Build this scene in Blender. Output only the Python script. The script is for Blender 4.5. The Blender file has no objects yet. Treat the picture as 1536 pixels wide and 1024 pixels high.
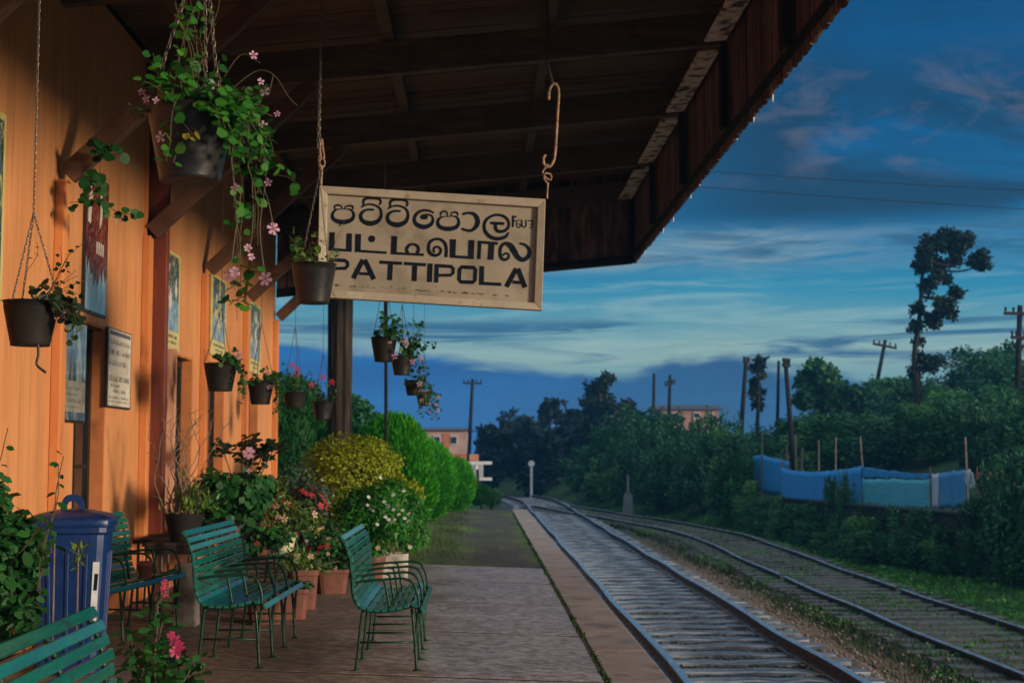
import bpy, math, random
import numpy as np
from mathutils import Vector, Matrix

random.seed(7)
RNG = np.random.default_rng(11)
SC = bpy.context.scene
COL = SC.collection
PI = math.pi

# ------------------------------------------------------------------ camera
F = 2133.0                      # focal length in pixels of the 1536 px wide photograph (50 mm)
CAM = Vector((0, 0, 1.5))
TH = math.atan(168 / F)
PS = math.atan(48 * math.cos(TH) / F)
RV = Vector((math.cos(PS), -math.sin(PS), 0))
FV = Vector((math.sin(PS) * math.cos(TH), math.cos(PS) * math.cos(TH), math.sin(TH)))
UV = RV.cross(FV)


def ray(px, py):
    return FV * F + RV * (px - 768) - UV * (py - 512)


def W(px, py, Y):
    "point of the view through (px, py) at the distance Y along the platform"
    d = ray(px, py)
    return CAM + d * (Y / d.y)


def WX(px, py, X):
    d = ray(px, py)
    return CAM + d * (X / d.x)


cd = bpy.data.cameras.new('camera')
cam = bpy.data.objects.new('camera', cd)
COL.objects.link(cam)
cd.sensor_width = 36
cd.lens = 36 * F / 1536
cd.clip_start = 0.1
cd.clip_end = 3000
cam.matrix_world = Matrix(((RV.x, UV.x, -FV.x, CAM.x), (RV.y, UV.y, -FV.y, CAM.y), (RV.z, UV.z, -FV.z, CAM.z), (0, 0, 0, 1)))
cd.dof.use_dof = True
cd.dof.focus_distance = 7.0
cd.dof.aperture_fstop = 4.5
SC.camera = cam

# ------------------------------------------------------------------ tags


def tag(o, label=None, cat=None, group=None, kind=None):
    if label: o['label'] = label
    if cat: o['category'] = cat
    if group: o['group'] = group
    if kind: o['kind'] = kind
    return o


def thing(name, label, cat, loc=(0, 0, 0), rz=0.0, group=None):
    o = bpy.data.objects.new(name, None)
    COL.objects.link(o)
    o.empty_display_size = .1
    o.location = loc
    o.rotation_euler = (0, 0, rz)
    return tag(o, label, cat, group)


def copy_tree(o, parent=None):
    c = o.copy()
    COL.objects.link(c)
    c.parent = parent
    for ch in list(o.children):
        copy_tree(ch, c)
    return c


# ------------------------------------------------------------------ mesh builder
class MB:
    def __init__(s):
        s.v = []
        s.f = []

    def quad(s, a, b, c, d):
        n = len(s.v)
        s.v += [tuple(a), tuple(b), tuple(c), tuple(d)]
        s.f.append((n, n + 1, n + 2, n + 3))

    def poly(s, pts):
        n = len(s.v)
        s.v += [tuple(p) for p in pts]
        s.f.append(tuple(range(n, n + len(pts))))

    def hexa(s, p):
        "p: 8 points, bottom four then top four, both counter clockwise from above"
        n = len(s.v)
        s.v += [tuple(q) for q in p]
        for q in ((3, 2, 1, 0), (4, 5, 6, 7), (0, 1, 5, 4), (1, 2, 6, 5), (2, 3, 7, 6), (3, 0, 4, 7)):
            s.f.append(tuple(n + i for i in q))
        return s

    def box(s, x0, x1, y0, y1, z0, z1):
        return s.hexa(((x0, y0, z0), (x1, y0, z0), (x1, y1, z0), (x0, y1, z0), (x0, y0, z1), (x1, y0, z1), (x1, y1, z1), (x0, y1, z1)))

    def obox(s, c, ax, ay, az, sx, sy, sz):
        c, ax, ay, az = Vector(c), Vector(ax).normalized() * sx / 2, Vector(ay).normalized() * sy / 2, Vector(az).normalized() * sz / 2
        return s.hexa([c + ax * i + ay * j + az * k for k in (-1, 1) for i, j in ((-1, -1), (1, -1), (1, 1), (-1, 1))])

    def beam(s, a, b, w, h, up=(0, 0, 1)):
        a, b = Vector(a), Vector(b)
        d = b - a
        side = d.cross(Vector(up)).normalized()
        u = side.cross(d).normalized()
        return s.obox((a + b) / 2, d, side, u, d.length, w, h)

    def tube(s, pts, r, n=8, cap=True):
        pts = [Vector(p) for p in pts]
        if not hasattr(r, '__len__'): r = [r] * len(pts)
        base = len(s.v)
        prev = None
        for i, p in enumerate(pts):
            t = (pts[min(i + 1, len(pts) - 1)] - pts[max(i - 1, 0)])
            if t.length < 1e-9: t = Vector((0, 0, 1))
            t.normalize()
            if prev is None:
                a = t.cross(Vector((0.13, 0.31, 1)) if abs(t.z) < .9 else Vector((1, .2, .1)))
            else:
                a = prev - t * prev.dot(t)
            a.normalize()
            prev = a
            b = t.cross(a)
            for k in range(n):
                q = 2 * PI * k / n
                s.v.append(tuple(p + (a * math.cos(q) + b * math.sin(q)) * r[i]))
        for i in range(len(pts) - 1):
            for k in range(n):
                k2 = (k + 1) % n
                s.f.append((base + i * n + k, base + i * n + k2, base + (i + 1) * n + k2, base + (i + 1) * n + k))
        if cap:
            s.f.append(tuple(base + k for k in reversed(range(n))))
            s.f.append(tuple(base + (len(pts) - 1) * n + k for k in range(n)))
        return s

    def lathe(s, prof, c=(0, 0, 0), n=24, sup=None, aspect=1.0, rot=0.0):
        "prof: (r, z) list; sup: super-ellipse exponent for squarish rings"
        base = len(s.v)
        for r, z in prof:
            for k in range(n):
                q = 2 * PI * k / n
                x, y = math.cos(q), math.sin(q)
                if sup:
                    m = (abs(x) ** sup + abs(y) ** sup) ** (-1 / sup)
                    x, y = x * m, y * m
                x, y = x * r, y * r * aspect
                x, y = x * math.cos(rot) - y * math.sin(rot), x * math.sin(rot) + y * math.cos(rot)
                s.v.append((c[0] + x, c[1] + y, c[2] + z))
        for i in range(len(prof) - 1):
            for k in range(n):
                k2 = (k + 1) % n
                s.f.append((base + i * n + k, base + i * n + k2, base + (i + 1) * n + k2, base + (i + 1) * n + k))
        s.f.append(tuple(base + k for k in reversed(range(n))))
        s.f.append(tuple(base + (len(prof) - 1) * n + k for k in range(n)))
        return s

    def build(s, name, mat, parent=None, smooth=False, bevel=0, loc=None):
        me = bpy.data.meshes.new(name)
        me.from_pydata(s.v, [], s.f)
        me.validate()
        if smooth: me.polygons.foreach_set('use_smooth', [True] * len(me.polygons))
        me.materials.append(mat)
        o = bpy.data.objects.new(name, me)
        COL.objects.link(o)
        o.parent = parent
        if loc is not None: o.location = loc
        if bevel:
            b = o.modifiers.new('bevel', 'BEVEL')
            b.width = bevel
            b.segments = 2
            b.limit_method = 'ANGLE'
            b.angle_limit = .7
        return o


def curve(pts, n=6):
    "Catmull-Rom through points of any dimension"
    P = [np.array(p, float) for p in pts]
    P = [2 * P[0] - P[1]] + P + [2 * P[-1] - P[-2]]
    out = []
    for i in range(1, len(P) - 2):
        for k in range(n):
            t = k / n
            out.append(.5 * ((2 * P[i]) + (-P[i - 1] + P[i + 1]) * t + (2 * P[i - 1] - 5 * P[i] + 4 * P[i + 1] - P[i + 2]) * t * t + (-P[i - 1] + 3 * P[i] - 3 * P[i + 1] + P[i + 2]) * t ** 3))
    out.append(P[-2])
    return [tuple(p) for p in out]


# ------------------------------------------------------------------ leaves
TPL = {
    'oval': [(0, 0, 0), (.3, .25, .05), (.7, .27, .03), (1, 0, -.1), (.7, -.27, .03), (.3, -.25, .05)],
    'round': [(0, 0, .0), (.05, .42, .1), (.5, .56, .1), (.95, .3, -.02), (1.0, -.25, -.02), (.5, -.56, .1), (.05, -.42, .1)],
    'lance': [(0, 0, 0), (.35, .15, .04), (1, 0, -.15), (.35, -.15, .04)],
    'blade': [(0, .045, 0), (0, -.045, 0), (.6, -.03, .06), (1, 0, .22), (.6, .03, .06)],
    'feather': [(0, 0, 0), (.25, .09, .02), (.6, .1, 0), (1, 0, -.06), (.6, -.1, 0), (.25, -.09, .02)],
    'petal': [(0, 0, 0), (.4, .2, .02), (.8, .3, .1), (1, 0, .12), (.8, -.3, .1), (.4, -.2, .02)],
    'stone': None,
}


def unit(a):
    return a / np.maximum(np.linalg.norm(a, axis=1, keepdims=True), 1e-9)


def leaves(name, mat, parent, C, N, size, tpl='oval', T=None, link=True):
    "one mesh of many small leaf faces: centres C, normals N, tangents T (tip direction)"
    C = np.asarray(C, float)
    n = len(C)
    N = unit(np.asarray(N, float))
    if T is None: T = RNG.normal(size=(n, 3))
    T = np.asarray(T, float)
    T = unit(T - N * np.sum(T * N, 1, keepdims=True))
    B = np.cross(N, T)
    size = np.broadcast_to(np.asarray(size, float).reshape(-1, 1) if np.ndim(size) else np.full((n, 1), float(size)), (n, 1))
    t = np.array(TPL[tpl])
    k = len(t)
    V = (C[:, None, :] + size[:, :, None] * (t[None, :, 0:1] * T[:, None, :] + t[None, :, 1:2] * B[:, None, :] + t[None, :, 2:3] * N[:, None, :])).reshape(-1, 3)
    me = bpy.data.meshes.new(name)
    me.vertices.add(n * k)
    me.vertices.foreach_set('co', V.astype(np.float32).ravel())
    me.loops.add(n * k)
    me.loops.foreach_set('vertex_index', np.arange(n * k, dtype=np.int32))
    me.polygons.add(n)
    me.polygons.foreach_set('loop_start', np.arange(0, n * k, k, dtype=np.int32))
    me.polygons.foreach_set('loop_total', np.full(n, k, dtype=np.int32))
    me.update(calc_edges=True)
    me.materials.append(mat)
    if not link: return me
    o = bpy.data.objects.new(name, me)
    COL.objects.link(o)
    o.parent = parent
    return o


def sph(n):
    return unit(RNG.normal(size=(n, 3)))


def clump_pts(clumps, n, shell=.55):
    "points in ellipsoids [(centre, radii)], spread by volume, kept towards the surface"
    w = np.array([np.prod(np.abs(r)) ** .75 for c, r in clumps])
    w = w / w.sum()
    idx = RNG.choice(len(clumps), n, p=w)
    cs = np.array([tuple(c) for c, r in clumps])
    rs = np.array([tuple(r) for c, r in clumps])
    d = sph(n)
    rad = shell + (1.06 - shell) * RNG.random(n) ** .6
    return cs[idx] + d * rs[idx] * rad[:, None], d


def crown(c, R, k, rsub=.42, flat=1.0, seed=None, low=-.5):
    "sub-clumps spread over an ellipsoid"
    g = np.random.default_rng(seed) if seed is not None else RNG
    out = [(tuple(c), tuple(np.array(R) * .62))]
    for i in range(k):
        d = g.normal(size=3)
        d /= np.linalg.norm(d)
        if d[2] < low: d[2] *= -.4
        p = np.array(c) + d * np.array(R) * g.uniform(.55, .82)
        q = g.uniform(.7, 1.25) * rsub
        out.append((tuple(p), tuple(np.array(R) * q * np.array((1, 1, flat)))))
    return out


# ------------------------------------------------------------------ materials
def srgb(r, g, b):
    return tuple((c / 255 / 12.92 if c / 255 < .04045 else ((c / 255 + .055) / 1.055) ** 2.4) for c in (r, g, b)) + (1,)


class NT:
    def __init__(s, name):
        s.m = bpy.data.materials.new(name)
        s.m.use_nodes = True
        s.t = s.m.node_tree
        s.t.nodes.clear()

    def n(s, typ, inp=None, **kw):
        x = s.t.nodes.new(typ)
        for k, v in kw.items(): setattr(x, k, v)
        for k, v in (inp or {}).items():
            if isinstance(v, bpy.types.NodeSocket): s.t.links.new(v, x.inputs[k])
            else: x.inputs[k].default_value = v
        return x

    def math(s, op, a, b=None, c=None, clamp=False):
        d = {0: a}
        if b is not None: d[1] = b
        if c is not None: d[2] = c
        return s.n('ShaderNodeMath', d, operation=op, use_clamp=clamp).outputs[0]

    def ramp(s, fac, stops, interp='LINEAR'):
        x = s.n('ShaderNodeValToRGB', {0: fac})
        r = x.color_ramp
        r.interpolation = interp
        while len(r.elements) < len(stops): r.elements.new(.5)
        for e, (p, c) in zip(r.elements, stops):
            e.position = p
            e.color = c if hasattr(c, '__len__') else (c, c, c, 1)
        return x.outputs[0]

    def mix(s, fac, a, b, mode='MIX'):
        x = s.n('ShaderNodeMix', data_type='RGBA', blend_type=mode)
        for i, v in ((0, fac), (6, a), (7, b)):
            if isinstance(v, bpy.types.NodeSocket): s.t.links.new(v, x.inputs[i])
            else: x.inputs[i].default_value = v
        return x.outputs[2]

    def out(s, sh, kind='ShaderNodeOutputMaterial'):
        s.n(kind, {0: sh})
        return s.m


def c4(c):
    return tuple(c) + (1,) if len(c) == 3 else tuple(c)


def noise(nt, scale, stretch=(1, 1, 1), detail=5, rough=.6, coord='Object', dist=0.0, off=(0, 0, 0)):
    tc = nt.n('ShaderNodeTexCoord')
    mp = nt.n('ShaderNodeMapping', {0: tc.outputs[coord], 1: off, 3: stretch})
    return nt.n('ShaderNodeTexNoise', {'Vector': mp.outputs[0], 'Scale': scale, 'Detail': detail, 'Roughness': rough, 'Distortion': dist}).outputs[0]


def surf(name, a, b, scale=4, stretch=(1, 1, 1), rough=(.5, .7), bump=.2, bscale=None, metal=0, spec=.5, dirt=None, dscale=1.5, lo=.35, hi=.65, dstretch=(1, 1, 1), dlo=.5, dhi=.7, coat=0):
    "two-tone weathered surface with roughness variation, dirt patches and bump"
    nt = NT(name)
    n1 = noise(nt, scale, stretch)
    col = nt.ramp(n1, [(lo, c4(a)), (hi, c4(b))])
    if dirt:
        n2 = noise(nt, dscale, dstretch, detail=7, off=(3.1, 1.7, 5.3))
        col = nt.mix(nt.ramp(n2, [(dlo, 0), (dhi, 1)]), col, c4(dirt))
    n3 = noise(nt, bscale or scale * 4, stretch, detail=4, off=(9, 2, 4))
    ro = nt.n('ShaderNodeMapRange', {0: n3, 1: .3, 2: .7, 3: rough[0], 4: rough[1]}).outputs[0]
    bp = nt.n('ShaderNodeBump', {'Strength': bump, 'Distance': .01, 'Height': n3}).outputs[0]
    p = nt.n('ShaderNodeBsdfPrincipled', {'Base Color': col, 'Roughness': ro, 'Normal': bp, 'Metallic': metal, 'Specular IOR Level': spec, 'Coat Weight': coat})
    return nt.out(p.outputs[0])


def leafmat(name, cols, rough=.5, trans=.3, spec=.35):
    nt = NT(name)
    g = nt.n('ShaderNodeNewGeometry')
    st = [(i / max(1, len(cols) - 1), c4(c)) for i, c in enumerate(cols)]
    col = nt.ramp(g.outputs['Random Per Island'], st)
    n1 = noise(nt, 3.0, detail=3)
    col = nt.mix(nt.ramp(n1, [(.35, .0), (.7, .45)]), col, c4(tuple(x * .55 for x in cols[0][:3])))
    p = nt.n('ShaderNodeBsdfPrincipled', {'Base Color': col, 'Roughness': rough, 'Specular IOR Level': spec})
    t = nt.n('ShaderNodeBsdfTranslucent', {'Color': col})
    m = nt.n('ShaderNodeMixShader', {0: trans, 1: p.outputs[0], 2: t.outputs[0]})
    return nt.out(m.outputs[0])


def plain(name, c, rough=.6, metal=0, spec=.5):
    return surf(name, tuple(x * .85 for x in c), tuple(min(1, x * 1.12) for x in c), scale=9, rough=(max(.05, rough - .1), min(1, rough + .1)), bump=.1, metal=metal, spec=spec)


M = {}
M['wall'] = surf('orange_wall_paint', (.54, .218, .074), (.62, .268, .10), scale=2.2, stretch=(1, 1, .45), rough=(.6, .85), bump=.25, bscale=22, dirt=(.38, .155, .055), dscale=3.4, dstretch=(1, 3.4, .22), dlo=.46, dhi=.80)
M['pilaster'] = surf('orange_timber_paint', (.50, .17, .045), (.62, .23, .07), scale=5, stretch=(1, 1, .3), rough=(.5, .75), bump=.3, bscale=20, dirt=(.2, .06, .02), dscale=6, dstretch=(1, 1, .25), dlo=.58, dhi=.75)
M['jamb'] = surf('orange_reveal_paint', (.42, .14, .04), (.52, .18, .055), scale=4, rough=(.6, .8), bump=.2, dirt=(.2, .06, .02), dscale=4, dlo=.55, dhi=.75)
M['redwood'] = surf('red_brown_timber', (.11, .022, .012), (.17, .035, .017), scale=6, stretch=(1, 1, .12), rough=(.4, .6), bump=.3, dirt=(.05, .012, .008), dscale=5, dstretch=(1, 1, .2))
M['palewood'] = surf('peeling_pale_timber', (.42, .22, .14), (.56, .33, .22), scale=7, stretch=(3, 3, .35), rough=(.6, .85), bump=.5, dirt=(.10, .045, .03), dscale=5, dstretch=(3, 3, .5), dlo=.5, dhi=.6)
M['beam'] = surf('dark_oiled_timber', (.05, .035, .024), (.10, .068, .045), scale=5, stretch=(.4, 3, 3), rough=(.55, .8), bump=.4, dirt=(.05, .028, .018), dscale=3)
M['bracket'] = surf('bracket_timber', (.06, .026, .014), (.125, .058, .03), scale=8, stretch=(.4, 3, .4), rough=(.5, .75), bump=.4, dirt=(.06, .03, .02), dscale=4)
M['plank'] = surf('roof_board_timber', (.055, .031, .018), (.115, .064, .037), scale=3, stretch=(.4, 9, 1), rough=(.6, .85), bump=.4, dirt=(.04, .022, .015), dscale=2)
M['valance_old'] = surf('valance_board_paint', (.10, .034, .024), (.17, .055, .036), scale=7, stretch=(1, 3, .3), rough=(.55, .8), bump=.35, dirt=(.05, .02, .016), dscale=4, dstretch=(1, 2, .3))
nt = NT('valance_boards')
_g = nt.n('ShaderNodeNewGeometry')
_c = nt.ramp(_g.outputs['Random Per Island'], [(0, (.07, .05, .05, 1)), (.35, (.17, .105, .10, 1)), (.7, (.27, .155, .14, 1)), (1, (.12, .08, .08, 1))])
_n = noise(nt, 9, (1, 3, .25), detail=6)
_c = nt.mix(nt.ramp(_n, [(.42, .8), (.62, 0)]), _c, (.03, .014, .012, 1))
_b = nt.n('ShaderNodeBump', {'Strength': .4, 'Distance': .01, 'Height': _n}).outputs[0]
M['valance'] = nt.out(nt.n('ShaderNodeBsdfPrincipled', {'Base Color': _c, 'Roughness': .7, 'Normal': _b, 'Specular IOR Level': .3}).outputs[0])
M['zinc'] = surf('whitewashed_soffit_board', (.5, .5, .49), (.72, .71, .69), scale=9, stretch=(2, 1, 1), rough=(.5, .8), bump=.3, dirt=(.06, .05, .045), dscale=7, dlo=.48, dhi=.58)
M['iron'] = surf('dark_iron', (.03, .028, .026), (.07, .05, .04), scale=30, rough=(.4, .7), bump=.3, metal=.6)
M['rust'] = surf('rusty_hook_iron', (.22, .12, .07), (.42, .27, .16), scale=40, rough=(.5, .8), bump=.4, metal=.2, dirt=(.10, .05, .03), dscale=30)
M['chain'] = surf('chain_steel', (.10, .085, .075), (.22, .18, .15), scale=30, rough=(.35, .6), bump=.2, metal=.7)
M['cream'] = surf('aged_cream_sign_paint', (.27, .235, .175), (.33, .29, .22), scale=3, rough=(.5, .75), bump=.15, dirt=(.17, .14, .10), dscale=4, dlo=.5, dhi=.75)
M['creamframe'] = surf('aged_cream_frame_paint', (.33, .285, .215), (.42, .365, .28), scale=5, rough=(.45, .7), bump=.3, dirt=(.24, .17, .11), dscale=14, dlo=.6, dhi=.7)
M['ink'] = surf('blue_black_lettering', (.004, .007, .014), (.010, .014, .024), scale=10, rough=(.65, .8), bump=.1, spec=.1)
M['grime'] = surf('dark_grime', (.05, .03, .02), (.10, .065, .04), scale=30, rough=(.7, .9))
M['concrete'] = None
M['green'] = surf('green_bench_enamel', (.003, .085, .058), (.007, .13, .092), scale=5, stretch=(4, .6, 4), rough=(.06, .18), bump=.10, bscale=30, spec=1.0, dirt=(.02, .055, .045), dscale=9, dlo=.60, dhi=.7)
M['greeniron'] = surf('green_bench_iron', (.003, .024, .013), (.006, .042, .022), scale=14, spec=.25, rough=(.25, .45), bump=.2, dirt=(.06, .035, .02), dscale=20, dlo=.6, dhi=.7)
M['bluebin'] = surf('blue_bin_plastic', (.001, .018, .09), (.002, .026, .12), scale=4, rough=(.28, .45), bump=.1, dirt=(.02, .025, .06), dscale=5, dlo=.55, dhi=.8)
M['white'] = plain('white_drop_glint', (.75, .74, .7), .5)
M['sticker'] = plain('pale_sticker', (.55, .6, .65), .4)
M['potblack'] = surf('black_pot_plastic', (.010, .010, .011), (.022, .021, .021), scale=7, rough=(.28, .5), spec=.3, bump=.15, dirt=(.10, .085, .07), dscale=34, dlo=.68, dhi=.74)
M['potdark'] = surf('dusty_pot_plastic', (.012, .011, .010), (.022, .019, .016), scale=7, rough=(.5, .7), spec=.12, bump=.15, dirt=(.045, .036, .027), dscale=8, dlo=.58, dhi=.75)
M['terra'] = surf('terracotta', (.10, .030, .018), (.16, .050, .028), scale=6, rough=(.6, .85), bump=.2, dirt=(.10, .045, .03), dscale=7, dlo=.48, dhi=.68)
M['creampot'] = surf('cream_pot_glaze', (.50, .45, .28), (.60, .54, .35), scale=6, rough=(.4, .6), bump=.15, dirt=(.28, .26, .16), dscale=5)
M['whitebox'] = surf('worn_white_concrete', (.40, .37, .32), (.52, .48, .42), scale=6, rough=(.6, .85), bump=.4, dirt=(.18, .16, .13), dscale=4, dlo=.48, dhi=.66)
M['soil'] = surf('potting_soil', (.02, .014, .01), (.05, .035, .022), scale=40, rough=(.8, 1), bump=.8)
M['stem'] = surf('plant_stem', (.05, .045, .02), (.10, .075, .035), scale=30, rough=(.6, .8))
M['drystem'] = surf('dry_plant_stem', (.13, .085, .055), (.22, .15, .10), scale=30, rough=(.7, .9))
M['bark'] = surf('grey_brown_bark', (.014, .012, .010), (.032, .026, .021), spec=.15, scale=5, stretch=(1, 1, .2), rough=(.8, .95), bump=.7, dirt=(.03, .02, .016), dscale=4)
M['oldpole'] = surf('weathered_pole_timber', (.010, .008, .007), (.050, .038, .030), scale=16, stretch=(1, 1, .04), lo=.42, hi=.58, rough=(.8, .95), bump=.9, bscale=30, spec=.15, dirt=(.02, .014, .012), dscale=5, dstretch=(1, 1, .15))
M['pole'] = surf('dark_creosote_pole', (.008, .008, .008), (.018, .016, .016), spec=.15, scale=8, stretch=(1, 1, .2), rough=(.7, .9), bump=.4)

M['l_ivy'] = leafmat('ivy_geranium_leaf', [(.015, .10, .016), (.028, .17, .022), (.05, .23, .028), (.10, .28, .03)], rough=.42, trans=.3, spec=.4)
M['l_yel'] = leafmat('yellowed_leaf', [(.35, .28, .03), (.5, .38, .04), (.28, .3, .04)], rough=.4)
M['l_dark'] = leafmat('dark_hanging_leaf', [(.01, .026, .012), (.016, .045, .015), (.035, .03, .014)], rough=.45, trans=.2)
M['l_ger'] = leafmat('geranium_leaf', [(.010, .055, .014), (.018, .095, .019), (.03, .13, .026)], rough=.5, trans=.2, spec=.2)
M['l_lime'] = leafmat('lime_leaf', [(.05, .13, .02), (.11, .2, .03), (.16, .22, .04)], rough=.45)
M['l_silver'] = leafmat('silvery_leaf', [(.05, .10, .07), (.09, .16, .11), (.12, .2, .14)], rough=.6)
M['l_gold'] = leafmat('golden_topiary_leaf', [(.20, .28, .008), (.27, .33, .010), (.36, .38, .014), (.23, .31, .010)], rough=.5, trans=.3)
M['l_daisy'] = leafmat('daisy_bush_leaf', [(.016, .12, .010), (.028, .19, .014), (.06, .27, .018)], rough=.5)
M['l_hedge'] = leafmat('bright_conifer_leaf', [(.02, .19, .006), (.04, .29, .008), (.09, .40, .012)], rough=.6, trans=.35, spec=.2)
M['l_cyp'] = leafmat('dark_conifer_leaf', [(.008, .065, .012), (.014, .10, .018), (.024, .13, .02)], rough=.6, trans=.25, spec=.2)
M['l_bank'] = leafmat('bank_shrub_leaf', [(.013, .08, .036), (.027, .13, .048), (.055, .19, .05)], rough=.6, trans=.3, spec=.25)
M['l_bankl'] = leafmat('pale_bank_leaf', [(.035, .15, .04), (.07, .22, .05), (.12, .28, .05)], rough=.6, trans=.3, spec=.25)
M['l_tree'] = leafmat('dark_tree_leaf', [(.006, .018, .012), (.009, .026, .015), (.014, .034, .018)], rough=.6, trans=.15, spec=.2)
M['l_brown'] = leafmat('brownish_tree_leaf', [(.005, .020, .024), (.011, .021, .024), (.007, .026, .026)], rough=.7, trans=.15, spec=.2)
M['l_grass'] = leafmat('grass_blade', [(.022, .13, .014), (.045, .20, .022), (.085, .26, .03)], rough=.6, trans=.3, spec=.2)
M['l_cover'] = leafmat('ground_cover_leaf', [(.03, .14, .016), (.06, .23, .02), (.11, .31, .03)], rough=.6, trans=.3, spec=.2)
M['l_weed'] = leafmat('track_weed', [(.025, .05, .012), (.05, .085, .02), (.08, .09, .03)], rough=.6, trans=.3, spec=.2)
M['l_moss'] = leafmat('joint_moss', [(.012, .04, .005), (.025, .065, .008)], rough=.8, trans=.1, spec=.1)
M['f_pink'] = leafmat('pale_pink_petal', [(.6, .3, .42), (.72, .42, .55), (.65, .34, .5)], rough=.5, trans=.35)
M['f_hot'] = leafmat('hot_pink_petal', [(.50, .03, .12), (.62, .06, .20)], rough=.5)
M['f_red'] = leafmat('red_petal', [(.45, .03, .05), (.6, .06, .08)], rough=.5)
M['f_peach'] = leafmat('peach_petal', [(.75, .42, .28), (.8, .6, .4), (.75, .35, .25)], rough=.5)
M['f_white'] = leafmat('white_petal', [(.8, .8, .78), (.85, .85, .8)], rough=.5)
# ------------------------------------------------------------------ sky and sun
SUN_EL, SUN_AZ = math.radians(6.5), math.radians(32)       # azimuth measured from +X (across the tracks) back towards the camera
SUN_DIR = Vector((math.cos(SUN_AZ) * math.cos(SUN_EL), -math.sin(SUN_AZ) * math.cos(SUN_EL), math.sin(SUN_EL)))
ld = bpy.data.lights.new('sun', 'SUN')
ld.energy = 3.0
ld.angle = math.radians(9.0)
ld.color = (1.0, .79, .57)
so = bpy.data.objects.new('sun', ld)
COL.objects.link(so)
so.rotation_euler = (-SUN_DIR).to_track_quat('-Z', 'Y').to_euler()
so.location = (30, -20, 12)


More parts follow.
